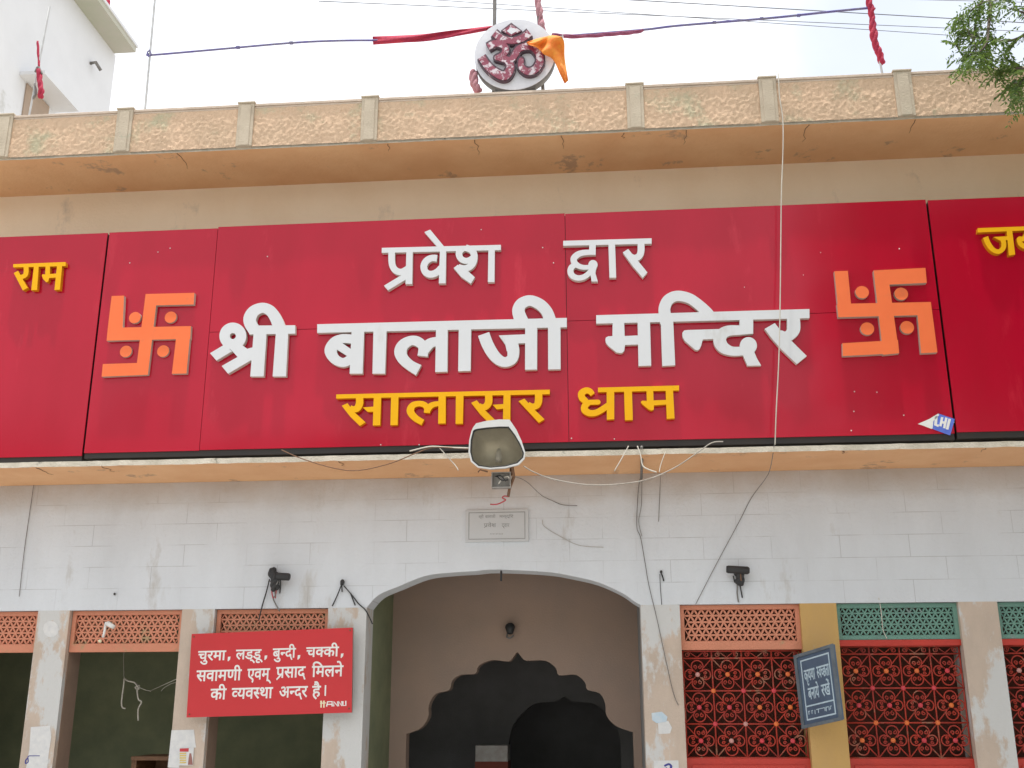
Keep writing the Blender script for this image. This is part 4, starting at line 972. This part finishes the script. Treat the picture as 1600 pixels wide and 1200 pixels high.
m = MB(); wrap(m, [at(55, 113, RY-0.02), at(60, 105, RY-0.03), at(66, 116, RY-0.03)], 0.012, 0, 3); wrap(m, [at(54, 130, RY-0.02), at(56, 145, RY-0.02), at(52, 155, RY-0.01)], 0.012, 0, 6); m.build('tie', 'wire_grey', fp)
pole('flag_pole', 'dull grey pole rising behind the left half of the Om disc', up_pole(772, 100, 773, 0, RY+0.05), 0.020, 'wire_grey', group='poles along the roof')
fp = pole('flag_pole', 'pole wound with faded maroon cloth rising behind the right half of the Om disc', up_pole(846, 100, 840, 0, RY+0.05), 0.018, 'wire_grey', group='poles along the roof')
m = MB(); wrap(m, [at(849, 60, RY+0.05), at(846, 38, RY+0.05), at(843, 20, RY+0.05), at(840, -5, RY+0.05), at(839, -40, RY+0.05)], 0.036, 0, 8); m.build('wound_cloth', 'cloth_faded', fp)
fp = pole('flag_pole', 'leaning pole wrapped in bright red cloth above the right part of the parapet', up_pole(1379, 118, 1357, 0, RY), 0.012, group='poles along the roof')
m = MB(); wrap(m, [at(1379, 100, RY), at(1375, 86, RY), at(1370, 75, RY), at(1366, 60, RY), at(1364, 40, RY), at(1362, 25, RY), at(1359, 8, RY), at(1356, -12, RY), at(1350, -50, RY)], 0.034, 0, 11); wrap(m, [at(1364, 16, RY-0.02), at(1367, 12, RY-0.03)], 0.02, 0, 2); m.build('wound_cloth', 'cloth_red', fp)
dc = MB(); wrap(dc, [oz(310, 690)+Vector((0, 0.05, 0)), oz(320, 800)+Vector((0, 0.04, 0)), oz(340, 900)+Vector((0, 0.04, 0)), oz(380, 965)+Vector((0, 0.04, 0))], 0.042, 0, 5)
tag(dc.build('red_cloth', 'cloth_faded'), 'faded pinkish cloth bunched at the lower left of the Om disc', 'cloth')
rp = thing('rope', 'blue rope with a red cloth strip running from the left pole to the Om disc', 'rope', at(234, 84, RY))
m = MB(); m.tube(catmull([tuple(at(x, y, RY)) for x, y in ((234, 84), (236, 86), (330, 78), (455, 67), (530, 63.5), (590, 63))], 4), 0.011, 6)
for x, y in ((455, 67), (372, 74)): m.tube([at(x-2.5, y, RY), at(x+2.5, y, RY)], 0.018, 6)
m.tube(catmull([tuple(at(x, y, RY-0.012)) for x, y in ((233, 78), (236, 84), (232, 88), (230, 82), (234, 79))], 4), 0.007, 5); m.build('cord', 'rope_blue', rp)
m = MB(); top = [(582, 57), (640, 54.5), (672, 52), (720, 46), (760, 41), (772, 40)]; bot = [(583, 70), (640, 66), (674, 63), (720, 55.5), (758, 48.5), (772, 44)]
tp, bt = catmull(top, 6), catmull(bot, 6); vs = []; fs = []
for i, (p, q) in enumerate(zip(tp, bt)):
    for j in range(5):
        v = j/4; vs.append(at(p[0]+(q[0]-p[0])*v, p[1]+(q[1]-p[1])*v, RY+0.018*math.sin(v*math.pi*2+i*0.35)))
for i in range(len(tp)-1):
    for j in range(4): a_ = i*5+j; fs.append((a_, a_+1, a_+6, a_+5))
m.add(vs, fs, 0, True); o = m.build('cloth_strip', 'cloth_red', rp, recalc=False); o.modifiers.new('thick', 'SOLIDIFY').thickness = 0.004
rp = thing('rope', 'blue rope with twisted purple cloth running from the Om disc to the red wrapped pole', 'rope', at(1350, 14, RY))
m = MB(); m.tube(catmull([tuple(at(x, y, RY)) for x, y in ((860, 58), (1000, 47), (1060, 40), (1200, 28.5), (1300, 18), (1362, 12))], 4), 0.012, 6)
for x, y in ((1116, 35), (1190, 29), (1248, 24)): m.tube([at(x-2.5, y, RY), at(x+2.5, y, RY)], 0.017, 6)
m.build('cord', 'rope_blue', rp)
m = MB(); wrap(m, [at(862, 54, RY), at(890, 57, RY), at(925, 56, RY), at(960, 53, RY), at(985, 51, RY), at(1006, 47, RY)], 0.020, 0, 3); m.build('twisted_cloth', 'cloth_purple', rp)

# ================================================================ WIRES AND FITTINGS ON THE FACADE
def cable(label, pts, r, mat, name='cable', cat='cable', group=None, sm=5):
    m = MB(); m.tube(catmull([tuple(at(*p)) for p in pts], sm) if sm else [at(*p) for p in pts], r, 6); return tag(m.build(name, mat), label, cat, group)
cable('long white cable dropping from the parapet post across the red board to the ledge', [(1213, 112, -0.74), (1216, 116, -0.84), (1218, 150, -0.85), (1223, 185, -0.85), (1223.5, 230, -0.86), (1221, 300, -0.86), (1220, 380, -0.86), (1219, 470, -0.87), (1217, 560, -0.87), (1213, 640, -0.86), (1211, 695, -0.825)], 0.0055, 'wire_white')
cable('thin dark wire slanting down the white wall to the right lattice screen', [(1210, 694, -0.83), (1204, 730, -0.60), (1196, 748, -0.12), (1174, 778, -0.012), (1155, 815, -0.012), (1120, 880, -0.012), (1087, 944, -0.012)], 0.0032, 'wire_grey')
cable('sagging cable looped from the floodlight to the ledge on its right', [(818, 728, -0.95), (835, 738, -0.92), (870, 750, -0.90), (930, 758, -0.89), (1000, 752, -0.88), (1050, 733, -0.87), (1090, 707, -0.85), (1112, 692, -0.83), (1130, 690, -0.83)], 0.0052, 'wire_mid')
cable('thin brown cable sagging below the ledge left of the floodlight', [(440, 703, -0.83), (470, 716, -0.84), (520, 731, -0.85), (560, 735, -0.85), (610, 724, -0.85), (650, 708, -0.84), (680, 699, -0.83), (735, 702, -0.9)], 0.005, 'rust')
cable('pale cable lying along the ledge edge left of the floodlight', [(640, 705, -0.825), (660, 700, -0.83), (676, 697.5, -0.835), (700, 699, -0.84), (732, 700, -0.95)], 0.006, 'wire_white')
cable('short pale wire end hanging from the ledge just left of the floodlight', [(687, 700, -0.83), (697, 711, -0.84), (712, 728, -0.84), (716, 735, -0.84)], 0.005, 'wire_white')
cable('short pale wire hanging under the ledge at the left of the conduit', [(982, 697, -0.83), (974, 712, -0.84), (960, 736, -0.84)], 0.005, 'wire_white')
cable('thin pale wire curling from the conduit to the sagging cable', [(996, 697, -0.83), (1001, 712, -0.84), (1004, 727, -0.85), (1012, 733, -0.86), (1026, 738, -0.87)], 0.006, 'wire_white')
cable('short pale wire hanging from the ledge to the right of the conduit', [(1040, 706, -0.83), (1036, 716, -0.84), (1032, 728, -0.845), (1030, 738, -0.86)], 0.004, 'wire_white')
cable('grey conduit running down from the ledge edge beside the sagging cable', [(1002.5, 698, -0.82), (1003, 720, -0.60), (1002, 748, -0.03)], 0.012, 'wire_grey', 'conduit', 'conduit', None, 0)
cable('long dark wire hanging down the white wall right of the arch to the pillar', [(1000, 748, -0.02), (997, 770, -0.015), (995, 822, -0.015), (1001, 840, -0.015), (1008, 880, -0.015), (1014, 915, -0.015), (1026, 965, -0.015), (1040, 1030, -0.015), (1052, 1082, -0.015), (1060, 1102, -0.015)], 0.0034, 'wire_dark')
cable('short dark loop of wire beside the long wire above the arch end', [(1003, 750, -0.014), (1002, 790, -0.014), (998, 815, -0.014), (1003, 838, -0.014)], 0.003, 'wire_grey')
cable('short wire hanging on the wall right of the long dark wire', [(1032, 740, -0.06), (1031, 770, -0.012), (1029, 815, -0.012)], 0.003, 'wire_grey')
cable('dark wire trailing from the ballast box across the white wall', [(805, 745, -0.80), (822, 752, -0.6), (845, 773, -0.10), (860, 781, -0.012), (880, 789, -0.012), (902, 790, -0.012)], 0.003, 'wire_grey')
cable('faint grey wire curving on the white wall right of the marble plaque', [(848, 812, -0.008), (850, 822, -0.008), (875, 838, -0.008), (905, 852, -0.008), (943, 855, -0.008)], 0.0022, 'wire_mid')
cable('thin vertical wire on the white wall at the far left', [(54, 748, -0.02), (48, 790, -0.01), (38, 860, -0.01), (30, 932, -0.01)], 0.003, 'wire_grey')
cable('reddish wire with a loose end under the floodlight bracket', [(795, 776, -0.86), (788, 775, -0.86), (785, 778, -0.86), (790, 781, -0.86), (784, 785, -0.86), (776, 788, -0.86), (766, 788, -0.86)], 0.006, 'wire_red')
cable('white broken wire sticking up from the top of the teal lattice screen', [(1373, 934, -0.006), (1376, 950, 0.03), (1378, 968, 0.03), (1380, 985, 0.03), (1386, 998, 0.03)], 0.004, 'wire_white')

def fitting(label, body, tube_, wires, group):
    t_ = thing('lamp_bracket', label, 'lamp bracket', at(*body[0]), group)
    m = MB(); wrap(m, [at(*p) for p in body], body_r := 0.040, 0, 3); m.build('socket', 'black_rubber', t_)
    a, b = at(*tube_[0]), at(*tube_[1]); m = MB(); m.tube([a, a+(b-a)*0.08, a+(b-a)*0.92, b], [0.030, 0.036, 0.036, 0.026], 10); m.build('arm', 'black_rubber', t_)
    for w_, mt in wires:
        m = MB(); m.tube(catmull([tuple(at(*p)) for p in w_], 5), 0.0065, 5); m.build('wire', mt, t_)
    return t_
fitting('black lamp bracket with tangled wires on the white wall above the red notice board',
        [(424, 890, -0.05), (427, 898, -0.07), (430, 905, -0.08), (429, 913, -0.07), (431, 921, -0.05)], [(432, 900.5, -0.09), (453, 901.5, -0.09)],
        [([(421, 905, -0.06), (416, 925, -0.03), (410, 945, -0.02), (404, 970, -0.02)], 'black_rubber'), ([(427, 915, -0.07), (430, 930, -0.06), (427, 936, -0.03), (437, 955, -0.02)], 'wire_grey'), ([(424, 915, -0.07), (425, 928, -0.06), (427, 935, -0.05)], 'wire_red'), ([(433, 912, -0.07), (431, 926, -0.05), (430, 935, -0.04)], 'wire_red'), ([(438, 905, -0.06), (438, 918, -0.03), (437, 927, -0.01)], 'black_rubber'), ([(423, 900, -0.08), (434, 908, -0.1), (428, 915, -0.09), (422, 908, -0.08)], 'wire_grey')], 'lamp brackets on the white wall')
fitting('rusty black lamp bracket on the white wall above the right-hand salmon lattice',
        [(1153, 890, -0.06), (1155, 897, -0.06), (1157, 905, -0.05), (1155, 913, -0.03)], [(1135, 889.5, -0.09), (1171, 891.5, -0.09)],
        [([(1157, 895, -0.09), (1158, 906, -0.08), (1160, 914, -0.03)], 'rust'), ([(1150, 900, -0.06), (1152, 915, -0.03), (1152, 928, -0.01), (1154, 941, -0.01)], 'wire_grey'), ([(1153, 905, -0.06), (1157, 918, -0.02), (1160, 934, -0.01)], 'black_rubber'), ([(1146, 900, -0.06), (1148, 910, -0.02)], 'black_rubber')], 'lamp brackets on the white wall')
hk = thing('wall_hook', 'small black wall hook with wires spread to the notice board and arch', 'hook', at(535, 912, -0.02))
m = MB(); m.tube([at(535, 908, 0), at(535, 909, -0.03), at(534.5, 914, -0.04)], [0.018, 0.022, 0.016], 8); m.build('peg', 'black_rubber', hk)
for pts in ([(533, 915, -0.04), (527, 930, -0.02), (519, 947, -0.01)], [(534, 915, -0.04), (534.5, 925, -0.02)], [(537, 915, -0.04), (550, 930, -0.015), (560, 943, -0.012), (570, 952, -0.012), (576, 962, 0.02), (582, 975, 0.05)], [(548, 928, -0.015), (555, 946, -0.012)]):
    m = MB(); m.tube(catmull([tuple(at(*p)) for p in pts], 5), 0.006, 5); m.build('wire', 'black_rubber', hk)
hk = thing('wall_hook', 'tiny black nail with a short wire on the wall right of the arch', 'hook', at(1033, 894, -0.02))
m = MB(); m.tube([at(1033, 893, 0), at(1033, 894, -0.03)], 0.012, 8); m.tube(catmull([tuple(at(*p)) for p in ((1033, 895, -0.02), (1036, 903, -0.012), (1037, 908, -0.01))], 4), 0.007, 5); m.tube(catmull([tuple(at(*p)) for p in ((1031, 897, -0.01), (1032, 920, -0.008), (1034, 945, -0.008))], 4), 0.003, 5); m.build('nail', 'black_rubber', hk)
hk = MB(); hk.tube([at(179, 928, 0), at(179, 928, -0.025)], 0.011, 8); tag(hk.build('nail', 'black_rubber'), 'single dark nail on the white wall above the second doorway', 'nail')
hk = MB(); hk.tube([at(783, 893, 0.01), at(783, 893, -0.02), at(783, 908, -0.02)], 0.010, 6); tag(hk.build('arch_hook', 'black_rubber'), 'dark hook hanging from the crown of the arch', 'hook')
wl = thing('lamp_holder', 'white bent lamp holder fixed in front of the second salmon lattice', 'lamp holder', at(165, 985, -0.02))
m = MB(); m.tube([at(165.5, 973, -0.04), at(163, 988, -0.05), at(161, 996, -0.05)], 0.012, 8); m.tube([at(168, 974, -0.05), at(178, 980, -0.07)], [0.024, 0.020], 8); m.tube([at(165.5, 973, 0.03), at(165.5, 973, -0.05), at(168, 974, -0.05)], 0.010, 8); m.build('arm', 'paint_white', wl)
m = MB(); m.tube([at(158, 1000, -0.05), at(156, 1002, -0.05), at(155, 1003.5, -0.05)], [0.012, 0.020, 0.012], 8); m.build('knob', 'paint_cream', wl)
wl = thing('hanging_wire', 'tangle of white wire hanging inside the second doorway', 'wire', at(215, 1075, 0.6))
m = MB()
for pts in ([(194, 1060, .6), (200, 1064, .6), (209, 1066, .6), (215, 1071, .6), (218, 1076, .6)], [(194, 1060, .6), (193, 1072, .6), (190, 1095, .6), (191, 1105, .6), (196, 1107, .6)], [(214, 1076, .6), (216, 1092, .6), (221, 1097, .6), (216, 1108, .6), (216, 1126, .6)], [(217, 1074, .6), (227, 1078, .6), (236, 1080, .6)], [(252, 1080, .6), (256, 1075, .6), (268, 1068, .6), (278, 1066, .36)], [(278, 1060, .36), (236, 1079, .6)], [(194, 1060, .6), (193, 1030, .7), (195, 1000, .8), (195, 940, 1.2), (196, 880, 1.6)], [(212, 1068, .58), (217, 1077, .6), (211, 1074, .62), (218, 1071, .6)]):
    m.tube(catmull([tuple(at(*p)) for p in pts], 4), 0.008 if pts[0][0] < 216 and pts[-1][2] == .6 else 0.003, 5)
m.build('strand', 'wire_white', wl)
# inner-wall lamp of the passage
il = thing('bulb_holder', 'black bulb holder on the brown inner wall above the cusped arch', 'bulb holder', at(797, 985, 1.28))
m = MB(); m.tube([at(797, 981, 1.30), at(797, 980, 1.22), at(797, 990, 1.20)], [0.05, 0.052, 0.03], 10); m.build('holder', 'black_rubber', il)
m = MB(); m.tube(catmull([tuple(at(*p)) for p in ((793, 990, 1.25), (792, 995, 1.22), (797, 997, 1.2), (802, 993, 1.22))], 4), 0.010, 6); m.build('loop', 'wire_grey', il)
# counter and chest seen inside
ct = thing('counter', 'brown wooden counter standing inside the second doorway', 'counter', (at(250, 1190, 0.5).x, 0.6, 0.06))
a, b = at(205, 1182, 0.42), at(262, 1182, 0.42)
m = MB(); m.box((a.x, 0.42, a.z-0.035), (b.x+0.12, 0.95, a.z)); m.build('top', 'wood', ct)
m = MB(); m.box((a.x, 0.44, 0.06), (a.x+0.05, 0.93, a.z-0.036)); m.box((b.x, 0.44, 0.06), (b.x+0.05, 0.93, a.z-0.036)); m.box((a.x+0.05, 0.90, 0.06), (b.x, 0.93, a.z-0.04)); m.build('side', 'wood', ct)
cb = thing('cabinet', 'grey and red cabinet standing in the dark passage beyond the cusped arch', 'cabinet', (at(768, 1180, 2.4).x, 2.55, 0.06))
a, b = at(743, 1165, 2.4), at(793, 1190, 2.4)
m = MB(); m.box((a.x, 2.4, b.z), (b.x, 2.75, a.z)); m.build('top_box', 'lamp_grey', cb)
m = MB(); m.box((a.x-0.004, 2.39, 0.06), (b.x+0.004, 2.76, b.z-0.002)); m.build('body', 'dark_red_interior', cb)

# papers pasted on the pillars
def paper(label, pts, mat, extra=(), Y=-0.003, group='papers pasted on the pillars'):
    c = at(sum(p[0] for p in pts)/len(pts), max(p[1] for p in pts), Y); t_ = thing('pasted_paper', label, 'paper', c, group)
    m = MB(); slab(m, union([pts]), lambda x, y: at(x, y, Y), (0, 0.0025, 0)); m.build('sheet', mat, t_)
    for ps, mt, nm in extra:
        m = MB(); slab(m, union(ps, 1e-3), lambda x, y: at(x, y, Y-0.0015), (0, 0.001, 0)); m.build(nm, mt, t_)
paper('round white sticker near the top of the leftmost pillar', disc((79.5, 983), 12.5, 10, 13), 'paper')
paper('torn white poster with blue scribble low on the leftmost pillar', [(48, 1136), (78, 1134), (80, 1152), (76, 1178), (72, 1215), (38, 1215), (46, 1170)], 'paper', [(stroke([(44, 1184, 1.6), (40, 1188, 1.6), (40, 1193, 1.6), (44, 1190, 1.6), (44, 1182, 1.4), (52, 1181, 1.2), (62, 1181, 1.2)]), 'ink_blue', 'scribble')])
paper('grey worn paper patch above the small red and yellow leaflet', [(268, 1141), (303, 1140), (306, 1168), (281, 1170), (280, 1200), (262, 1199)], 'paper')
paper('small leaflet with a red heading, yellow rows and a brown figure on the second pillar', [(280.5, 1169), (303, 1168), (301, 1196), (278, 1196)], 'paper',
      [([[(281, 1169.5), (295, 1169), (294.5, 1174.5), (280.7, 1174.5)]], 'print_red', 'heading'),
       ([[(281, 1176+k*3.6), (291, 1176+k*3.6), (290.6, 1178.2+k*3.6), (280.4, 1178.2+k*3.6)] for k in range(5)], 'print_yellow', 'rows'),
       ([[(296, 1177), (298.5, 1177), (300, 1184), (301, 1195), (293.5, 1195), (294.8, 1184)]], 'print_brown', 'figure')], Y=-0.009)
paper('pale blue torn paper on the pillar right of the arch', [(1018, 1114), (1034, 1112), (1043, 1120), (1041, 1128), (1026, 1130), (1019, 1125)], 'paper_blue')
paper('white torn paper below the pale blue scrap right of the arch', [(1028, 1130), (1044, 1126), (1050, 1137), (1047, 1146), (1029, 1147)], 'paper')
paper('white paper with one dark blue character at the picture foot, right of arch', [(1022, 1188.5), (1060, 1188), (1062, 1230), (1022, 1230)], 'paper', [(stroke([(1038, 1197, 3.2), (1045, 1194, 3.2), (1049, 1198, 3.2), (1045, 1203, 3.2), (1040, 1200, 3.2)])+stroke([(1048, 1196, 3), (1049, 1215, 3)]), 'ink_blue', 'character')])

# ================================================================ WHITE HOUSE BEHIND, LEFT
HX, HYF = -9.6, 10.0
corner = at(181, 87, HYF); HX = corner.x
hs = thing('white_house', 'tall white house with overhanging roof slab rising behind the left end of the parapet', 'house', (HX-3, 6, 0))
hz = corner.z
m = MB(); m.box((HX-6, 1.5, 0), (HX, HYF, hz)); m.build('wall', 'house_white', hs)
ov = at_x(212, 81, HX+0.0); tipz = hz
d = ray(212, 82); tt_ = (hz+0.0-EYE.z)/d.z; tip = EYE+d*tt_
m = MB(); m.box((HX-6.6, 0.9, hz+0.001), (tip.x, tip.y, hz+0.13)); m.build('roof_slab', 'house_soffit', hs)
m = MB(); m.box((HX-6.7, 0.85, hz+0.131), (tip.x+0.03, tip.y+0.03, hz+0.20)); m.build('roof_edge', 'house_white', hs)
# lower sunshade over an opening
la, lb = at_x(123, 174, HX+0.5), at_x(70, 115, HX+0.5); zc = (la.z+lb.z)/2
m = MB(); m.box((HX+0.001, min(la.y, lb.y), zc), (HX+0.5, max(la.y, lb.y), zc+0.07)); m.build('sunshade', 'house_white', hs)
m = MB(); m.box((HX+0.002, min(la.y, lb.y)+0.25, zc-2.2), (HX+0.03, max(la.y, lb.y)-0.25, zc-0.02)); m.build('shade_panel', 'house_brown', hs)  # brown sheet standing in for the shaded opening below the sunshade
wp = at_x(141, 99, HX); m = MB(); m.tube([wp, wp+Vector((0.12, 0, 0.02)), wp+Vector((0.2, 0.1, -0.12))], 0.035, 8); m.build('spout', 'wire_grey', hs)
hp = at(167, 18, tip.y-0.5); t_ = thing('flag_pole', 'tiny red flag on a stick at the roof edge of the white house', 'pole', (hp.x, hp.y, hz+0.2), 'poles along the roof')
m = MB(); m.tube([(hp.x, hp.y, hz+0.2), (hp.x+0.04, hp.y, hz+2.6)], 0.02, 6); m.build('shaft', 'steel_pole', t_)
m = MB(); wrap(m, [at(168, 14, hp.y-0.02), at(169, 5, hp.y-0.02), at(169, -6, hp.y-0.02)], 0.05, 0, 3); m.build('cloth', 'cloth_red', t_)

# ================================================================ POWER LINES
def pline(label, a, b, Y=14.0, r=0.009):
    p, q = at(*a, Y), at(*b, Y+4); d = q-p; p2, q2 = p-d*1.2, q+d*0.9
    m = MB(); n = 24
    m.tube([p2+(q2-p2)*(i/n)+Vector((0, 0, 0)) for i in range(n+1)], r, 5); return tag(m.build('power_line', 'power_cable'), label, 'power line', 'overhead power lines')
pline('power line crossing the blue sky highest at the right above the tree', (1441, -0.5), (1600, 3.5))
pline('power line that passes just above the purple rope and red pole', (979, -0.5), (1600, 35.5), r=0.013)
pline('power line crossing the rope and running just under its neighbour', (1180, 31), (1600, 49))
pline('longest, lowest power line starting left of the Om disc', (675, -0.5), (1492, 55.7))

# ================================================================ TREE AT THE RIGHT, IN FRONT
tr = thing('neem_tree', 'leafy green tree whose feathery twigs hang over the right end of the parapet', 'tree', (7.2, -4.6, 0))
bk = MB(); lf = MB(); TR = random.Random(11)
def limb(pts, r0, r1):
    c = catmull([tuple(p) for p in pts], 5); k = len(c); bk.tube(c, [r0+(r1-r0)*i/(k-1) for i in range(k)], 8)
limb([(7.2, -4.6, 0), (7.15, -4.6, 1.5), (7.3, -4.7, 3.0), (7.1, -4.5, 4.6)], 0.26, 0.17)
def spray(p, d, ln, rows=7, lw=0.016, ll=0.05):
    """a feathery compound leaf: a drooping stalk with paired leaflets"""
    p = Vector(p); d = Vector(d).normalized(); pts = []; q = p.copy(); v = d.copy()
    for i in range(rows+1):
        pts.append(q.copy()); q = q+v*(ln/rows); v = (v+Vector((0, 0, -0.10))).normalized()
    side = v.cross(Vector((TR.uniform(-.3, .3), TR.uniform(-.3, .3), 1))).normalized()
    for i in range(1, rows+1):
        for s_ in (-1, 1):
            a = pts[i]; e = (side*s_+v*0.55+Vector((TR.uniform(-.25, .25), TR.uniform(-.25, .25), TR.uniform(-.35, .1)))).normalized()
            w_ = e.cross(Vector((TR.uniform(-1, 1), TR.uniform(-1, 1), TR.uniform(-1, 1)))).normalized()*lw*0.5; L1 = ll*TR.uniform(0.7, 1.15)
            lf.add([a, a+e*L1*0.45+w_, a+e*L1, a+e*L1*0.45-w_], [(0, 1, 2, 3)])
def allowed(p, mg=0):
    x, y, z = proj(p)
    return z < 0.3 or x > 1612 or x < -20 or y < -14 or y > 1230
# crown clumps
cent = []
for i in range(34):
    a = TR.uniform(0, 2*math.pi); el = TR.uniform(-0.25, 1.0); r_ = TR.uniform(0.55, 1.0)
    c = Vector((6.9+math.cos(a)*3.3*r_*math.cos(el*1.2), -5.2+math.sin(a)*3.0*r_*math.cos(el*1.2), 6.6+math.sin(el*1.2)*2.9*r_))
    cent.append(c)
for c in cent:
    limb([(7.1, -4.5, 4.4), Vector((7.1, -4.5, 4.6)).lerp(c, 0.5)+Vector((TR.uniform(-.3, .3), TR.uniform(-.3, .3), 0.35)), c], 0.085, 0.02) if allowed(c) and allowed(Vector((7.1, -4.5, 4.6)).lerp(c, 0.5)) else None
    for k in range(95):
        u = Vector((TR.gauss(0, 1), TR.gauss(0, 1), TR.gauss(0, 0.7))); u = u.normalized()*TR.uniform(0.25, 1.0)**0.6*1.25
        p = c+u; dd = Vector((u.x, u.y, u.z*0.4-0.2))
        if allowed(p) and allowed(p+dd.normalized()*0.45): spray(p, dd, TR.uniform(0.35, 0.5), 6, 0.075, 0.16)
# the twigs that reach into the picture, about six metres from the eye
TY = -3.4
twigs = [[(1700, -60), (1600, -25), (1550, -20), (1528, 20), (1522, 60), (1528, 95)], [(1600, -25), (1570, -5), (1535, 5), (1510, 22), (1498, 30)], [(1550, -10), (1545, 40), (1540, 70), (1515, 95), (1512, 104)],
         [(1700, 20), (1640, 30), (1590, 60), (1560, 64), (1535, 62), (1510, 90), (1493, 70)], [(1590, 60), (1570, 85), (1575, 95)], [(1640, 30), (1600, 20), (1575, 12)], [(1535, 62), (1542, 80), (1538, 98)], [(1522, 60), (1508, 45), (1500, 55)],
         [(1720, 110), (1640, 112), (1600, 125), (1592, 145), (1598, 165)], [(1640, 112), (1600, 108), (1575, 104), (1560, 110)], [(1600, 125), (1582, 130), (1575, 140)]]
for tw in twigs:
    P3 = [at(x, y, TY+TR.uniform(-0.25, 0.25)) for x, y in tw]; c = catmull([tuple(p) for p in P3], 6); k = len(c)
    bk.tube(c, [0.011*(1-i/k)+0.0025 for i in range(k)], 5)
    for i in range(2, k):
        x, y, z = proj(Vector(c[i]))
        for rep in range(2):
            if TR.random() < 0.85:
                t0 = Vector(c[i])-Vector(c[i-1]); dd = t0.normalized()+Vector((TR.uniform(-1, 1), TR.uniform(-1, 1), TR.uniform(-0.9, 0.35)))
                spray(c[i], dd, TR.uniform(0.10, 0.18), 6, 0.014, 0.042)
P3 = [Vector((7.1, -4.5, 4.5)), Vector((6.2, -4.2, 6.2)), at(1720, 10, TY)]
limb(P3, 0.08, 0.012); limb([P3[1], at(1760, 80, TY), at(1715, 110, TY)], 0.03, 0.01); limb([P3[2], at(1705, -40, TY), at(1690, -58, TY)], 0.014, 0.011); limb([at(1720, 10, TY), at(1700, 20, TY)], 0.012, 0.01)
bk.build('trunk', 'bark', tr); lf.build('crown', 'leaf', tr, recalc=False)

# belt of trees across the road behind the viewer: it is what the lower part of the glossy boards mirrors
bt_ = MB(); BR = random.Random(5)
for i in range(9000):
    x = BR.uniform(-32, 34); cl = math.floor(x/5.5); top_ = 9.5+2.6*noise.noise((cl*1.7, 0.5, 0)) - 1.6*((x/5.5-cl-0.5)*2)**2
    p = Vector((x, -27+BR.gauss(0, 1.6), BR.uniform(0.3, 1)**0.7*max(top_, 3))); e = Vector((BR.gauss(0, 1), BR.gauss(0, 1), BR.gauss(0, 1))).normalized(); w_ = e.orthogonal().normalized()
    L1 = BR.uniform(0.5, 0.9); bt_.add([p, p+e*L1*0.5+w_*L1*0.3, p+e*L1, p+e*L1*0.5-w_*L1*0.3], [(0, 1, 2, 3)])
tag(bt_.build('tree_belt', 'leaf', recalc=False), 'belt of leafy trees across the road, mirrored in the boards', 'trees', kind='stuff')
